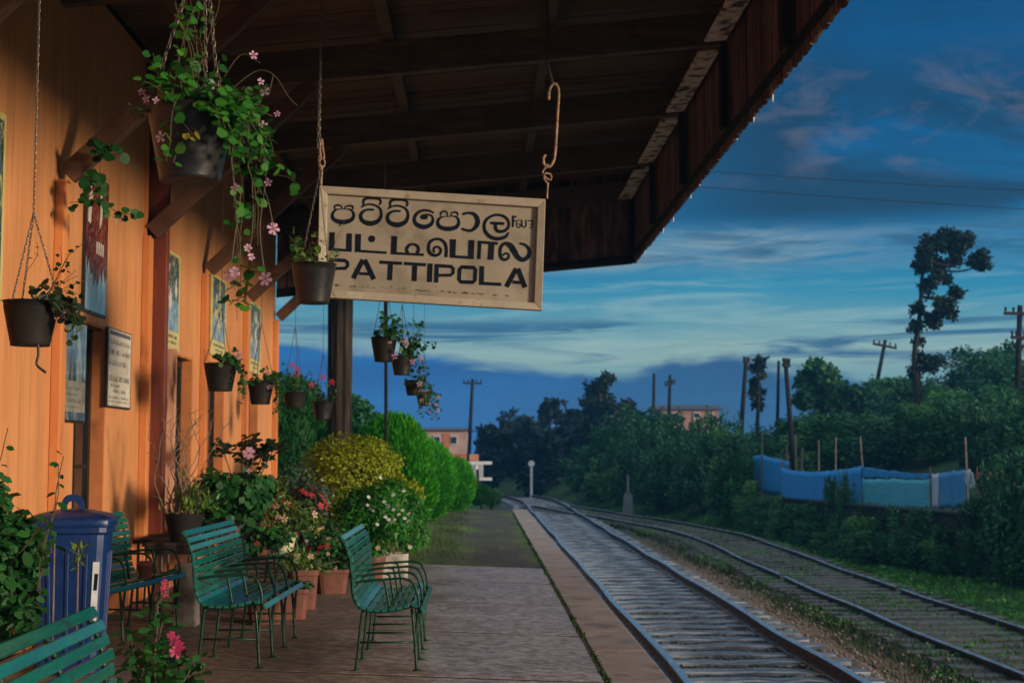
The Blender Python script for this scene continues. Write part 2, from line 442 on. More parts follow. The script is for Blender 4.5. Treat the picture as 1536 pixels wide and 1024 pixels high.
def build_sky():
    w = bpy.data.worlds.new('World')
    SC.world = w
    w.use_nodes = True
    nt = NT.__new__(NT)
    nt.t = w.node_tree
    nt.m = w
    nt.t.nodes.clear()
    tc = nt.n('ShaderNodeTexCoord')
    sep = nt.n('ShaderNodeSeparateXYZ', {0: tc.outputs['Generated']})
    x, y, z = sep.outputs
    hor = nt.math('SQRT', nt.math('ADD', nt.math('MULTIPLY', x, x), nt.math('MULTIPLY', y, y)))
    v = nt.math('DIVIDE', z, nt.math('MAXIMUM', hor, .02))                # tan of elevation
    u = nt.math('ARCTAN2', x, y)                                          # azimuth from straight down the line
    uv = nt.n('ShaderNodeCombineXYZ', {0: u, 1: v}).outputs[0]

    def cl(su, sv, scale, detail=5, rough=.55, dist=.4, off=(0, 0, 0)):
        mp = nt.n('ShaderNodeMapping', {0: uv, 1: off, 3: (su, sv, 1)})
        return nt.n('ShaderNodeTexNoise', {'Vector': mp.outputs[0], 'Scale': scale, 'Detail': detail, 'Roughness': rough, 'Distortion': dist}).outputs[0]

    def band(v0, v1, v2, v3):
        a = nt.n('ShaderNodeMapRange', {0: v, 1: v0, 2: v1}, interpolation_type='SMOOTHSTEP').outputs[0]
        b = nt.n('ShaderNodeMapRange', {0: v, 1: v2, 2: v3, 3: 1.0, 4: 0.0}, interpolation_type='SMOOTHSTEP').outputs[0]
        return nt.math('MULTIPLY', a, b)

    def urange(u0, u1, lo=0.0, hi=1.0):
        return nt.n('ShaderNodeMapRange', {0: u, 1: u0, 2: u1, 3: lo, 4: hi}, interpolation_type='SMOOTHSTEP').outputs[0]

    warp = nt.math('MULTIPLY', nt.math('SUBTRACT', cl(3, 7, 2.0, 4), .5), .03)
    vw = nt.math('ADD', v, warp)
    col = nt.ramp(nt.math('MULTIPLY', vw, 2.0), [
        (.00, srgb(54, 112, 150)), (.08, srgb(94, 144, 154)), (.135, srgb(134, 164, 160)), (.18, srgb(92, 146, 160)),
        (.225, srgb(42, 130, 162)), (.27, srgb(22, 112, 154)), (.34, srgb(6, 94, 142)), (.46, srgb(0, 82, 132)),
        (.64, srgb(0, 72, 120)), (.86, srgb(8, 66, 106)), (1.0, srgb(70, 96, 122))])
    # sky overhead, above the frame, brightened as added fill for the ground
    zen = nt.n('ShaderNodeMapRange', {0: v, 1: .42, 2: 1.3}, interpolation_type='SMOOTHSTEP').outputs[0]
    col = nt.mix(zen, col, (.56, .70, .84, 1))
    # pale wisps low down and in the teal band
    wisp = nt.math('MULTIPLY', nt.ramp(cl(4, 44, 1.6, 9, .66, 1.2, (1.3, .4, 0)), [(.46, 0), (.68, 1)]), band(.05, .075, .115, .135))
    col = nt.mix(nt.math('MULTIPLY', wisp, .45), col, srgb(165, 190, 185))
    # light grey streak clouds
    st = nt.math('MULTIPLY', nt.ramp(cl(5, 40, 1.5, 9, .68, 1.2, (.2, 2.0, 0)), [(.36, 0), (.58, 1)]), nt.math('MULTIPLY', band(.122, .134, .150, .166), urange(.34, .16, .25, 1)))
    col = nt.mix(nt.math('MULTIPLY', st, .85), col, srgb(122, 148, 160))
    st2 = nt.math('MULTIPLY', nt.ramp(cl(7, 60, 1.5, 5, .55, 1.0, (5.2, .7, 0)), [(.5, 0), (.62, 1)]), band(.128, .14, .15, .16))
    col = nt.mix(nt.math('MULTIPLY', st2, .75), col, srgb(38, 84, 118))
    # dark soft cloud mass higher up, with faint pink puffs
    big = nt.math('MULTIPLY', nt.ramp(cl(5, 13, 1.1, 9, .62, .9, (.35, .55, 0)), [(.31, 0), (.50, 1)]), nt.math('MULTIPLY', band(.150, .172, .225, .30), urange(.1, .22, .3, 1)))
    col = nt.mix(nt.math('MULTIPLY', big, .92), col, srgb(16, 56, 86))
    hi = nt.math('MULTIPLY', nt.ramp(cl(4, 11, 1.3, 9, .62, .9, (2.2, 7.5, 0)), [(.42, 0), (.64, 1)]), band(.235, .27, .8, 1.4))
    col = nt.mix(nt.math('MULTIPLY', hi, .7), col, srgb(14, 60, 94))
    puff = nt.math('MULTIPLY', nt.ramp(cl(9, 22, 1.6, 9, .66, .8, (4.0, 3.1, 0)), [(.50, 0), (.68, 1)]), band(.18, .205, .25, .29))
    col = nt.mix(nt.math('MULTIPLY', puff, .55), col, srgb(96, 98, 116))
    # dark slivers in front of the pale band
    sl = nt.math('MULTIPLY', nt.ramp(cl(3.2, 46, 1.7, 9, .62, .8, (7.7, 1.9, 0)), [(.49, 0), (.60, 1)]), band(.058, .066, .088, .098))
    col = nt.mix(nt.math('MULTIPLY', sl, .9), col, srgb(28, 84, 124))
    # the long blue bank above the horizon; its upper edge rises and falls along the azimuth
    ur = nt.n('ShaderNodeMapRange', {0: u, 1: -.20, 2: .40}).outputs[0]
    edge = nt.math('MULTIPLY', nt.ramp(ur, [(0, .76), (.12, .78), (.215, .775), (.36, .64), (.44, .575), (.50, .575), (.56, .66), (.62, .70), (.70, .60), (.80, .50), (1, .46)], 'EASE'), .1)
    en = nt.math('MULTIPLY', nt.math('SUBTRACT', cl(7, 30, 1.6, 6, .6, .6, (3, 3, 0)), .5), .03)
    m = nt.n('ShaderNodeMapRange', {0: nt.math('SUBTRACT', nt.math('ADD', edge, en), v), 1: -.003, 2: .009}, interpolation_type='SMOOTHSTEP').outputs[0]
    bcol = nt.mix(urange(-.1, .2), srgb(0, 80, 146), srgb(24, 70, 114))
    low = nt.n('ShaderNodeMapRange', {0: v, 1: .055, 2: .0}).outputs[0]
    bcol = nt.mix(nt.math('MULTIPLY', nt.math('MULTIPLY', low, urange(.12, -.05, .15, 1)), .6), bcol, srgb(34, 104, 172))
    bn = nt.ramp(cl(3, 26, 1.8, 5, .55, .6, (8, 5, 0)), [(.42, 0), (.64, 1)])
    bcol = nt.mix(nt.math('MULTIPLY', nt.math('MULTIPLY', bn, urange(.12, -.05, .3, 1)), .5), bcol, srgb(14, 108, 174))
    col = nt.mix(m, col, bcol)
    # warm afterglow around the low sun, behind the photographer
    g = nt.n('ShaderNodeVectorMath', {0: tc.outputs['Generated'], 1: tuple(SUN_DIR)}, operation='DOT_PRODUCT').outputs['Value']
    g = nt.math('POWER', nt.math('MAXIMUM', nt.math('MULTIPLY_ADD', g, .82, .18), 0.0), 2.4)
    up = nt.n('ShaderNodeMapRange', {0: z, 1: -.02, 2: .05}).outputs[0]
    bg1 = nt.n('ShaderNodeBackground', {0: col, 1: SKY_K})
    glow = nt.n('ShaderNodeBackground', {0: (1.0, .88, .80, 1), 1: nt.math('MULTIPLY', nt.math('MULTIPLY', g, up), GLOW_K)})
    sky = nt.n('ShaderNodeTexSky', sky_type='NISHITA', sun_disc=False, sun_elevation=SUN_EL, sun_rotation=PI / 2 + SUN_AZ, altitude=1900)
    bg0 = nt.n('ShaderNodeBackground', {0: sky.outputs[0], 1: NISH_K})
    s1 = nt.n('ShaderNodeAddShader', {0: bg1.outputs[0], 1: glow.outputs[0]})
    s2 = nt.n('ShaderNodeAddShader', {0: s1.outputs[0], 1: bg0.outputs[0]})
    nt.out(s2.outputs[0], 'ShaderNodeOutputWorld')


SKY_K, GLOW_K, NISH_K = .80, 1.15, .004
build_sky()
SC.view_settings.view_transform = 'Standard'
SC.view_settings.look = 'None'
SC.view_settings.exposure = .46
SC.view_settings.gamma = 1
SC.render.engine = 'CYCLES'
SC.cycles.use_denoising = True
SC.cycles.max_bounces = 6
SC.cycles.diffuse_bounces = 3
SC.cycles.transparent_max_bounces = 6
SC.cycles.sample_clamp_indirect = 4

# ------------------------------------------------------------------ terrain
BANK = [(-40, 24), (0, 21), (12, 17), (25, 13.3), (31, 11.4), (37, 10.3), (44, 9.4), (52, 8.7), (60, 7.0), (68, 5.8), (76, 4.0), (86, 0.0), (100, -9), (130, -34), (420, -120)]
BANK_Y = [b[0] for b in BANK]
BANK_X = [b[1] for b in BANK]


def bank_x(y):
    return float(np.interp(y, BANK_Y, BANK_X))


def sm(t):
    t = min(1, max(0, t))
    return t * t * (3 - 2 * t)


def ground_z(x, y):
    if x < 0.9 and y < 44:
        base = -1.0
    else:
        base = -1.02 - .26 * sm((x - 4.2) / 1.8) * sm((60 - y) / 30)
    if x < -4.5: base += 1.05 * sm((-4.5 - x) / 1.5)
    if y > 40: base += .9 * sm((-1.5 - x + (y - 44) * -.09) / 3.0) * sm((y - 40) / 8)
    d = x - bank_x(y)
    wall = 1 - sm((y - 44.5) / 6)
    r1 = sm((d + .12) / .25)
    r2 = sm((d + 1.2) / 3.2)
    step = wall * r1 + (1 - wall) * r2
    z = base * (1 - step) + .06 * step
    if d > 0:
        z += min(6.5, .2 * d) * (.5 + .5 * sm((y - 16) / 14)) * sm(d / 6) * (1 - .93 * sm((y - 66) / 30)) + .25 * math.sin(x * .5 + y * .13) * sm(d / 8)  # near slope out of view, its height set to partly block the sun
    return z


def terrain():
    xs = sorted(set([-220, -150, -100, -70, -50, -38, -30, -24, -20, -16] + [round(-14 + i * .6, 2) for i in range(70)] + [28.5, 30, 32, 35, 38, 42, 47, 54, 62, 74, 90, 120, 160, 220]))
    ys = sorted(set([-40, -25, -15, -8] + [-4 + i * 1.5 for i in range(78)] + [116, 120, 126, 134, 144, 158, 175, 200, 240, 300, 380, 420]))
    mb = MB()
    # follow the bank line closely: shift the columns that lie near it
    for y in ys:
        bx = bank_x(y)
        for x in xs:
            xx = x
            if abs(x - bx) < .3: xx = bx + (.13 if x > bx else -.12)
            mb.v.append((xx, y, ground_z(xx, y) + RNG.normal() * .025))
    nx = len(xs)
    for j in range(len(ys) - 1):
        for i in range(nx - 1):
            mb.f.append((j * nx + i, j * nx + i + 1, (j + 1) * nx + i + 1, (j + 1) * nx + i))
    nt = NT('ground_earth_and_grass')
    n1 = noise(nt, .9, detail=8)
    n2 = noise(nt, 6, detail=6, off=(4, 4, 4))
    earth = nt.ramp(n2, [(.3, (.075, .048, .03, 1)), (.7, (.16, .105, .066, 1))])
    grass = nt.ramp(n2, [(.3, (.012, .035, .010, 1)), (.7, (.03, .07, .016, 1))])
    tc = nt.n('ShaderNodeTexCoord')
    xs_ = nt.n('ShaderNodeSeparateXYZ', {0: tc.outputs['Object']}).outputs[0]
    strip = nt.math('ABSOLUTE', nt.math('SUBTRACT', xs_, 4.75))
    yy = nt.n('ShaderNodeSeparateXYZ', {0: tc.outputs['Object']}).outputs[1]
    far = nt.n('ShaderNodeMapRange', {0: yy, 1: 34, 2: 46}).outputs[0]
    f = nt.math('ADD', nt.math('MAXIMUM', far, nt.n('ShaderNodeMapRange', {0: strip, 1: .35, 2: 1.2}).outputs[0]), nt.math('MULTIPLY', nt.math('SUBTRACT', n1, .5), 1.6), clamp=True)
    col = nt.mix(f, earth, grass)
    bp = nt.n('ShaderNodeBump', {'Strength': .7, 'Distance': .06, 'Height': n2}).outputs[0]
    p = nt.n('ShaderNodeBsdfPrincipled', {'Base Color': col, 'Roughness': .9, 'Normal': bp, 'Specular IOR Level': .2})
    nt.out(p.outputs[0])
    o = mb.build('ground', nt.m, smooth=True)
    tag(o, kind='structure')


terrain()

# ------------------------------------------------------------------ platform


def floor_z(x):
    return .038 * (.84 - x)


def platform():
    nt = NT('worn_platform_concrete')
    n1 = noise(nt, 1.5, (1, .8, 1), detail=8, rough=.68)
    n2 = noise(nt, 11, (1, 1.15, 1), detail=8, rough=.72, off=(3, 1, 0))
    n3 = noise(nt, 60, detail=3, off=(1, 5, 0))
    col = nt.ramp(n1, [(.3, (.34, .25, .19, 1)), (.55, (.53, .42, .34, 1)), (.75, (.66, .56, .475, 1))])
    col = nt.mix(nt.ramp(n2, [(.42, .75), (.62, 0)]), col, (.10, .07, .052, 1))
    col = nt.mix(nt.ramp(n3, [(.35, .35), (.5, 0)]), col, (.07, .05, .04, 1))
    # trodden dirt, plus painted-in shade of benches and canopy, towards the wall
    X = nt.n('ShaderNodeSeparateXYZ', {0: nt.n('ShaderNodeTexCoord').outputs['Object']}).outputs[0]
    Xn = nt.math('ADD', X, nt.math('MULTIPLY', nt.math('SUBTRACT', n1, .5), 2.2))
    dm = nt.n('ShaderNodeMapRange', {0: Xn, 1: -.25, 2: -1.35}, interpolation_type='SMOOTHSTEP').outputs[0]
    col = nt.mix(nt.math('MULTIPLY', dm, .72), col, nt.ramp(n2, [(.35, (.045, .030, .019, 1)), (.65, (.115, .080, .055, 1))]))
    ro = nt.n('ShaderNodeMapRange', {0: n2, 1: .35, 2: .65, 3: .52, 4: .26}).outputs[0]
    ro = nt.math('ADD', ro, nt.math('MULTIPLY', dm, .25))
    h = nt.math('ADD', nt.math('MULTIPLY', n2, .7), nt.math('MULTIPLY', n3, .3))
    bp = nt.n('ShaderNodeBump', {'Strength': .35, 'Distance': .01, 'Height': h}).outputs[0]
    nt.out(nt.n('ShaderNodeBsdfPrincipled', {'Base Color': col, 'Roughness': ro, 'Normal': bp, 'Specular IOR Level': .5}).outputs[0])
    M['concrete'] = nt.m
    mb = MB()
    g = .032
    js = [-8 + 2.37 * 0, -2.38, -.01, 2.36, 4.73, 7.10, 9.47, 11.85, 14.2, 16.55, 18.8]
    for a, b in zip(js[:-1], js[1:]):
        for x0, x1 in ((-3.25, -1.45), (-1.45, .82)):
            gx = 0.002 if x0 < -2 else 0.0
            p = [(x0, a + g), (x1 - gx, a + g), (x1 - gx, b - g), (x0, b - g)]
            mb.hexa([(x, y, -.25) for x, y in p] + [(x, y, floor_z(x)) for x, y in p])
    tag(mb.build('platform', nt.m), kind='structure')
    mb = MB()
    mb.hexa([(-3.24, -8, -1.1), (.85, -8, -1.1), (.85, 18.79, -1.1), (-3.24, 18.79, -1.1), (-3.24, -8, floor_z(-3.24) - .002), (.85, -8, floor_z(.85) - .002), (.85, 18.79, floor_z(.85) - .002), (-3.24, 18.79, floor_z(-3.24) - .002)])
    tag(mb.build('platform_core', M['soil']), kind='structure')
    # coping along the edge
    m = surf('platform_coping_concrete', (.22, .155, .112), (.33, .245, .185), scale=2.2, rough=(.5, .75), bump=.3, bscale=30, dirt=(.10, .075, .06), dscale=3, dlo=.52, dhi=.72)
    mb = MB()
    for a, b in zip([-8, -1, 3, 7, 11, 15, 19, 23, 27, 31, 35], [-1, 3, 7, 11, 15, 19, 23, 27, 31, 35, 38.5]):
        mb.box(.86, 1.27, a + .006, b - .006, -.16, .0)
    mb.box(.87, 1.2, -8, 38.5, -1.1, -.17)
    tag(mb.build('platform_coping', m, bevel=.012), kind='structure')
    # unpaved, mossy far half of the platform
    nt = NT('mossy_gravel')
    n1 = noise(nt, .8, (1.4, .7, 1), detail=8, rough=.65)
    n2 = noise(nt, 14, detail=6, rough=.7)
    tc = nt.n('ShaderNodeTexCoord')
    X = nt.n('ShaderNodeSeparateXYZ', {0: tc.outputs['Object']}).outputs[0]
    grav = nt.ramp(n2, [(.3, (.03, .027, .023, 1)), (.7, (.085, .078, .068, 1))])
    moss = nt.ramp(n2, [(.3, (.04, .09, .007, 1)), (.7, (.13, .19, .02, 1))])
    left = nt.n('ShaderNodeMapRange', {0: X, 1: .2, 2: -1.0}).outputs[0]
    edge = nt.n('ShaderNodeMapRange', {0: X, 1: .55, 2: .8, 4: .5}).outputs[0]
    f = nt.math('ADD', nt.math('MAXIMUM', left, edge), nt.math('MULTIPLY', nt.math('SUBTRACT', n1, .52), 3.2), clamp=True)
    bp = nt.n('ShaderNodeBump', {'Strength': .8, 'Distance': .03, 'Height': n2}).outputs[0]
    nt.out(nt.n('ShaderNodeBsdfPrincipled', {'Base Color': nt.mix(f, grav, moss), 'Roughness': .9, 'Normal': bp, 'Specular IOR Level': .2}).outputs[0])
    mb = MB()
    xs = [-9, -6, -4.5, -3.3, -2.4, -1.6, -1, -.5, -.1, .3, .6, .845]
    ys = [18.82 + i * .6 for i in range(33)]
    for y in ys:
        for i, x in enumerate(xs):
            e = 0 if (i == len(xs) - 1 or y == ys[0]) else RNG.normal() * .012
            mb.v.append((x, y, floor_z(max(x, -3)) - .012 + e))
    n = len(xs)
    for j in range(len(ys) - 1):
        for i in range(n - 1):
            mb.f.append((j * n + i, j * n + i + 1, (j + 1) * n + i + 1, (j + 1) * n + i))
    mb.box(-9, .8, 18.85, 38, -1.1, -.08)
    tag(mb.build('gravel_platform', nt.m), kind='structure')
    # moss growing in the coping joint
    n = 5200
    y = RNG.uniform(3, 36, n)
    dens = np.sin(y * 2.1) + np.sin(y * 5.3 + 1) + RNG.normal(size=n) * .8
    y = y[dens > -.3]
    k = len(y)
    C = np.stack([.842 + RNG.normal(size=k) * .010, y, np.full(k, -.006) + RNG.random(k) * .008], 1)
    N = sph(k)
    o = leaves('joint_moss', M['l_moss'], None, C, N, RNG.uniform(.012, .034, k), 'oval')
    tag(o, kind='stuff', label='thin green moss line growing in the platform edge joint', cat='moss')
    # low weeds on the gravel platform beside the hedge
    n = 5200
    y = RNG.uniform(19, 37.5, n)
    x = -.35 - np.abs(RNG.normal(size=n)) * .62 + RNG.normal(size=n) * .1
    keep = np.sin(x * 5 + y * 1.3) + np.sin(y * 2.2) + RNG.normal(size=n) > -.4
    x, y = x[keep], y[keep]
    k = len(x)
    C = np.stack([x, y, .038 * (.84 - x) - .02], 1)
    T = np.stack([RNG.normal(size=k) * .5, RNG.normal(size=k) * .5, np.ones(k)], 1)
    o = leaves('verge_grass', M['l_weed'], None, C, RNG.normal(size=(k, 3)) * (1, 1, .1), RNG.uniform(.03, .10, k), 'blade', T)
    tag(o, kind='stuff', label='mossy short grass between gravel platform and hedge', cat='grass')


platform()

# ------------------------------------------------------------------ railway tracks
GA = 1.676


def near_c(y):
    x = 2.84
    if y > 64: x -= (y - 64) ** 2 / (2 * 80)
    return x, -.68


def far_c(y):
    nx, nz = near_c(y)
    t = sm((y - 40) / 25)
    q = sm((y - 24) / 42)
    return (7.14 * (1 - t) + nx * t), (-1.05 * (1 - q) + nz * q)


def rail(path, name, parent, m):
    prof = [(-.042, 0), (-.044, -.015), (-.040, -.042), (-.009, -.05), (-.009, -.128), (-.068, -.143), (-.068, -.158), (.068, -.158), (.068, -.143), (.009, -.128), (.009, -.05), (.040, -.042), (.044, -.015), (.042, 0), (.03, .004), (-.03, .004)]
    mb = MB()
    for i, p in enumerate(path):
        a, b = path[max(i - 1, 0)], path[min(i + 1, len(path) - 1)]
        d = Vector((b[0] - a[0], b[1] - a[1], 0)).normalized()
        s = Vector((d.y, -d.x, 0))
        for u, z in prof: mb.v.append((p[0] + s.x * u, p[1] + s.y * u, p[2] + z))
    n = len(prof)
    for i in range(len(path) - 1):
        for k in range(n):
            k2 = (k + 1) % n
            mb.f.append((i * n + k, i * n + k2, (i + 1) * n + k2, (i + 1) * n + k))
    mb.f.append(tuple(range(n)))
    mb.f.append(tuple((len(path) - 1) * n + k for k in reversed(range(n))))
    return mb.build(name, m, parent)


def rail_mat():
    nt = NT('rail_steel')
    g = nt.n('ShaderNodeNewGeometry')
    nz = nt.n('ShaderNodeSeparateXYZ', {0: g.outputs['Normal']}).outputs[2]
    top = nt.n('ShaderNodeMapRange', {0: nz, 1: .6, 2: .9}).outputs[0]
    n1 = noise(nt, 6, (4, .5, 4))
    rust = nt.ramp(noise(nt, 18, off=(2, 2, 2)), [(.3, (.028, .017, .013, 1)), (.7, (.075, .042, .028, 1))])
    col = nt.mix(top, rust, nt.ramp(n1, [(.3, (.55, .58, .60, 1)), (.7, (.78, .80, .82, 1))]))
    ro = nt.math('ADD', nt.math('MULTIPLY', top, -.42), nt.math('ADD', nt.math('MULTIPLY', n1, .2), .6))
    nt.out(nt.n('ShaderNodeBsdfPrincipled', {'Base Color': col, 'Roughness': ro, 'Metallic': nt.math('MULTIPLY', top, .9)}).outputs[0])
    return nt.m


RAIL = rail_mat()
SLEEPER = surf('worn_wet_sleeper_timber', (.04, .048, .056), (.33, .36, .385), scale=5, stretch=(.5, 5, 5), rough=(.06, .40), bump=.6, bscale=12, dirt=(.06, .054, .05), dscale=3, dstretch=(.6, 3, 1))  # pale tones brightened for wet glints painted into the timber colour
MSLEEPER = surf('mossy_sleeper_timber', (.03, .033, .028), (.10, .10, .088), scale=5, stretch=(.5, 5, 5), rough=(.5, .8), bump=.6, bscale=12, dirt=(.025, .04, .012), dscale=2.4, dlo=.48, dhi=.6)


def track(cfun, y0, y1, label, sm_mat, name, gaps=(), lift=0.0):
    t = thing(name, label, 'railway track', (cfun(12)[0], 12, cfun(12)[1]))
    off = Vector((cfun(12)[0], 12, cfun(12)[1]))
    for s in (-1, 1):
        ys, y = [], y0
        while y < y1:
            ys.append(y)
            y += .75 if y < 40 else 1.0
        segs, cur = [], []
        cut = dict(gaps).get(s)
        for y in ys:
            if cut and cur and cur[-1] < cut <= y:
                cur.append(cut - .001)
                segs.append(cur)
                cur = [cut + .38]
                continue
            if cut and cut <= y < cut + .38: continue
            cur.append(y)
        segs.append(cur)
        for sg in segs:
            path = []
            for y in sg:
                x, z = cfun(y)
                wob = .010 * math.sin(y * .55 + s) + .008 * math.sin(y * 1.37)
                path.append((x + s * GA / 2 + wob - off.x, y - off.y, z + .012 * math.sin(y * .9 + s) - off.z))
            rail(path, 'rail', t, RAIL)
    y = y0
    while y < y1 - .5:
        x, z = cfun(y)
        mb = MB()
        L = 2.75 / 2 + RNG.normal() * .03
        w = .118 + RNG.normal() * .008
        yj = RNG.normal() * .02
        sk = RNG.normal() * .012
        n = 10
        prev = None
        for i in range(n + 1):
            xx = -L + 2 * L * i / n
            zt = -.15 + lift + RNG.normal() * .008
            yy = yj + sk * xx + RNG.normal() * .006
            w2 = w + RNG.normal() * .007
            ring = [(xx, yy - w2, -.32 + lift), (xx, yy - w2, zt - .014), (xx, yy - w2 + .015, zt), (xx, yy + w2 - .015, zt), (xx, yy + w2, zt - .014), (xx, yy + w2, -.32 + lift)]
            b = len(mb.v)
            mb.v += ring
            if prev is not None:
                for k in range(6):
                    k2 = (k + 1) % 6
                    mb.f.append((prev + k, b + k, b + k2, prev + k2))
            else:
                mb.f.append(tuple(b + k for k in range(6)))
            prev = b
        mb.f.append(tuple(prev + k for k in reversed(range(6))))
        mb.build('sleeper', sm_mat, t, loc=(x - off.x, y - off.y, z - off.z))
        y += .66
    return t


track(near_c, 11.6, 77, 'main railway track with polished rails and wet sleepers next to the platform edge', SLEEPER, 'railway_track')
track(far_c, 16.5, 62, 'overgrown side track with a gap in its rail, beyond the main line', MSLEEPER, 'railway_track', gaps={-1: 29.6, 1: 27.0}.items(), lift=.075)


def ballast():
    m = surf('dark_track_ballast', (.012, .012, .013), (.036, .035, .035), scale=18, rough=(.55, .9), bump=1.0, bscale=26, dirt=(.06, .045, .032), dscale=1.2)
    mb = MB()
    ys = [9 + i * .8 for i in range(88)]
    us = [-1.95, -1.55, -1.2, -.8, -.4, 0, .4, .8, 1.2, 1.5, 1.9]
    zs = [-.36, -.26, -.205, -.2, -.2, -.2, -.2, -.2, -.205, -.26, -.42]
    for y in ys:
        x, z = near_c(y)
        for u, dz in zip(us, zs):
            mb.v.append((x + u, y, z + dz + RNG.normal() * .012))
    n = len(us)
    for j in range(len(ys) - 1):
        for i in range(n - 1):
            mb.f.append((j * n + i, j * n + i + 1, (j + 1) * n + i + 1, (j + 1) * n + i))
    tag(mb.build('track_bed', m, smooth=True), kind='structure')
    m2 = surf('dark_side_track_bed', (.035, .034, .026), (.08, .07, .05), scale=14, rough=(.8, 1), bump=1.0, bscale=26, dirt=(.022, .04, .01), dscale=1.4)
    mb = MB()
    ys = [12 + i * .8 for i in range(62)]
    for y in ys:
        x, z = far_c(y)
        for u, dz in zip(us, zs):
            mb.v.append((x + u * .95, y, z + dz + .10 + RNG.normal() * .012))
    for j in range(len(ys) - 1):
        for i in range(n - 1):
            mb.f.append((j * n + i, j * n + i + 1, (j + 1) * n + i + 1, (j + 1) * n + i))
    tag(mb.build('side_track_bed', m2, smooth=True), kind='structure')
    # loose stones: little irregular eight-faced lumps
    k = 15000
    y = 12 + (RNG.random(k) ** 1.5) * 32
    x = 2.84 + RNG.uniform(-1.5, 1.85, k)
    side = RNG.random(k) < .12
    x[side] = 4.55 + RNG.normal(size=side.sum()) * .5
    z = np.where(np.abs(x - 2.84) < 1.3, -.68 - .197, -.68 - .205 - .16 * np.clip((np.abs(x - 2.84) - 1.3) / .5, 0, 1.1))
    s = RNG.uniform(.016, .042, k)
    o8 = np.array([(1, 0, 0), (0, 1, 0), (-1, 0, 0), (0, -1, 0), (0, 0, .8), (0, 0, -.8)], float)
    V = o8[None] * RNG.uniform(.6, 1.3, (k, 6, 1)) * s[:, None, None]
    a = RNG.uniform(0, 6.28, k)
    ca, sa = np.cos(a), np.sin(a)
    V = np.stack([V[..., 0] * ca[:, None] - V[..., 1] * sa[:, None], V[..., 0] * sa[:, None] + V[..., 1] * ca[:, None], V[..., 2]], -1)
    V = (V + np.stack([x, y, z], 1)[:, None, :]).reshape(-1, 3)
    tri = np.array([(0, 1, 4), (1, 2, 4), (2, 3, 4), (3, 0, 4), (1, 0, 5), (2, 1, 5), (3, 2, 5), (0, 3, 5)])
    Fc = (tri[None] + (np.arange(k) * 6)[:, None, None]).reshape(-1)
    me = bpy.data.meshes.new('ballast_stones')
    me.vertices.add(k * 6)
    me.vertices.foreach_set('co', V.astype(np.float32).ravel())
    me.loops.add(len(Fc))
    me.loops.foreach_set('vertex_index', Fc.astype(np.int32))
    me.polygons.add(k * 8)
    me.polygons.foreach_set('loop_start', np.arange(0, k * 24, 3, dtype=np.int32))
    me.polygons.foreach_set('loop_total', np.full(k * 8, 3, dtype=np.int32))
    me.update(calc_edges=True)
    nt = NT('ballast_stone')
    g = nt.n('ShaderNodeNewGeometry')
    xx = nt.n('ShaderNodeSeparateXYZ', {0: nt.n('ShaderNodeTexCoord').outputs['Object']}).outputs[0]
    outer = nt.n('ShaderNodeMapRange', {0: xx, 1: 3.9, 2: 4.4}).outputs[0]
    rnd = g.outputs['Random Per Island']
    dark = nt.ramp(rnd, [(0, (.014, .014, .015, 1)), (.7, (.04, .039, .039, 1)), (1, (.10, .10, .10, 1))])
    brown = nt.ramp(rnd, [(0, (.05, .036, .027, 1)), (.6, (.12, .08, .054, 1)), (1, (.17, .14, .11, 1))])
    col = nt.mix(outer, dark, brown)
    nt.out(nt.n('ShaderNodeBsdfPrincipled', {'Base Color': col, 'Roughness': .7}).outputs[0])
    me.materials.append(nt.m)
    o = bpy.data.objects.new('ballast_stones', me)
    COL.objects.link(o)
    tag(o, kind='stuff', label='loose grey ballast stones along the main track', cat='ballast')


ballast()


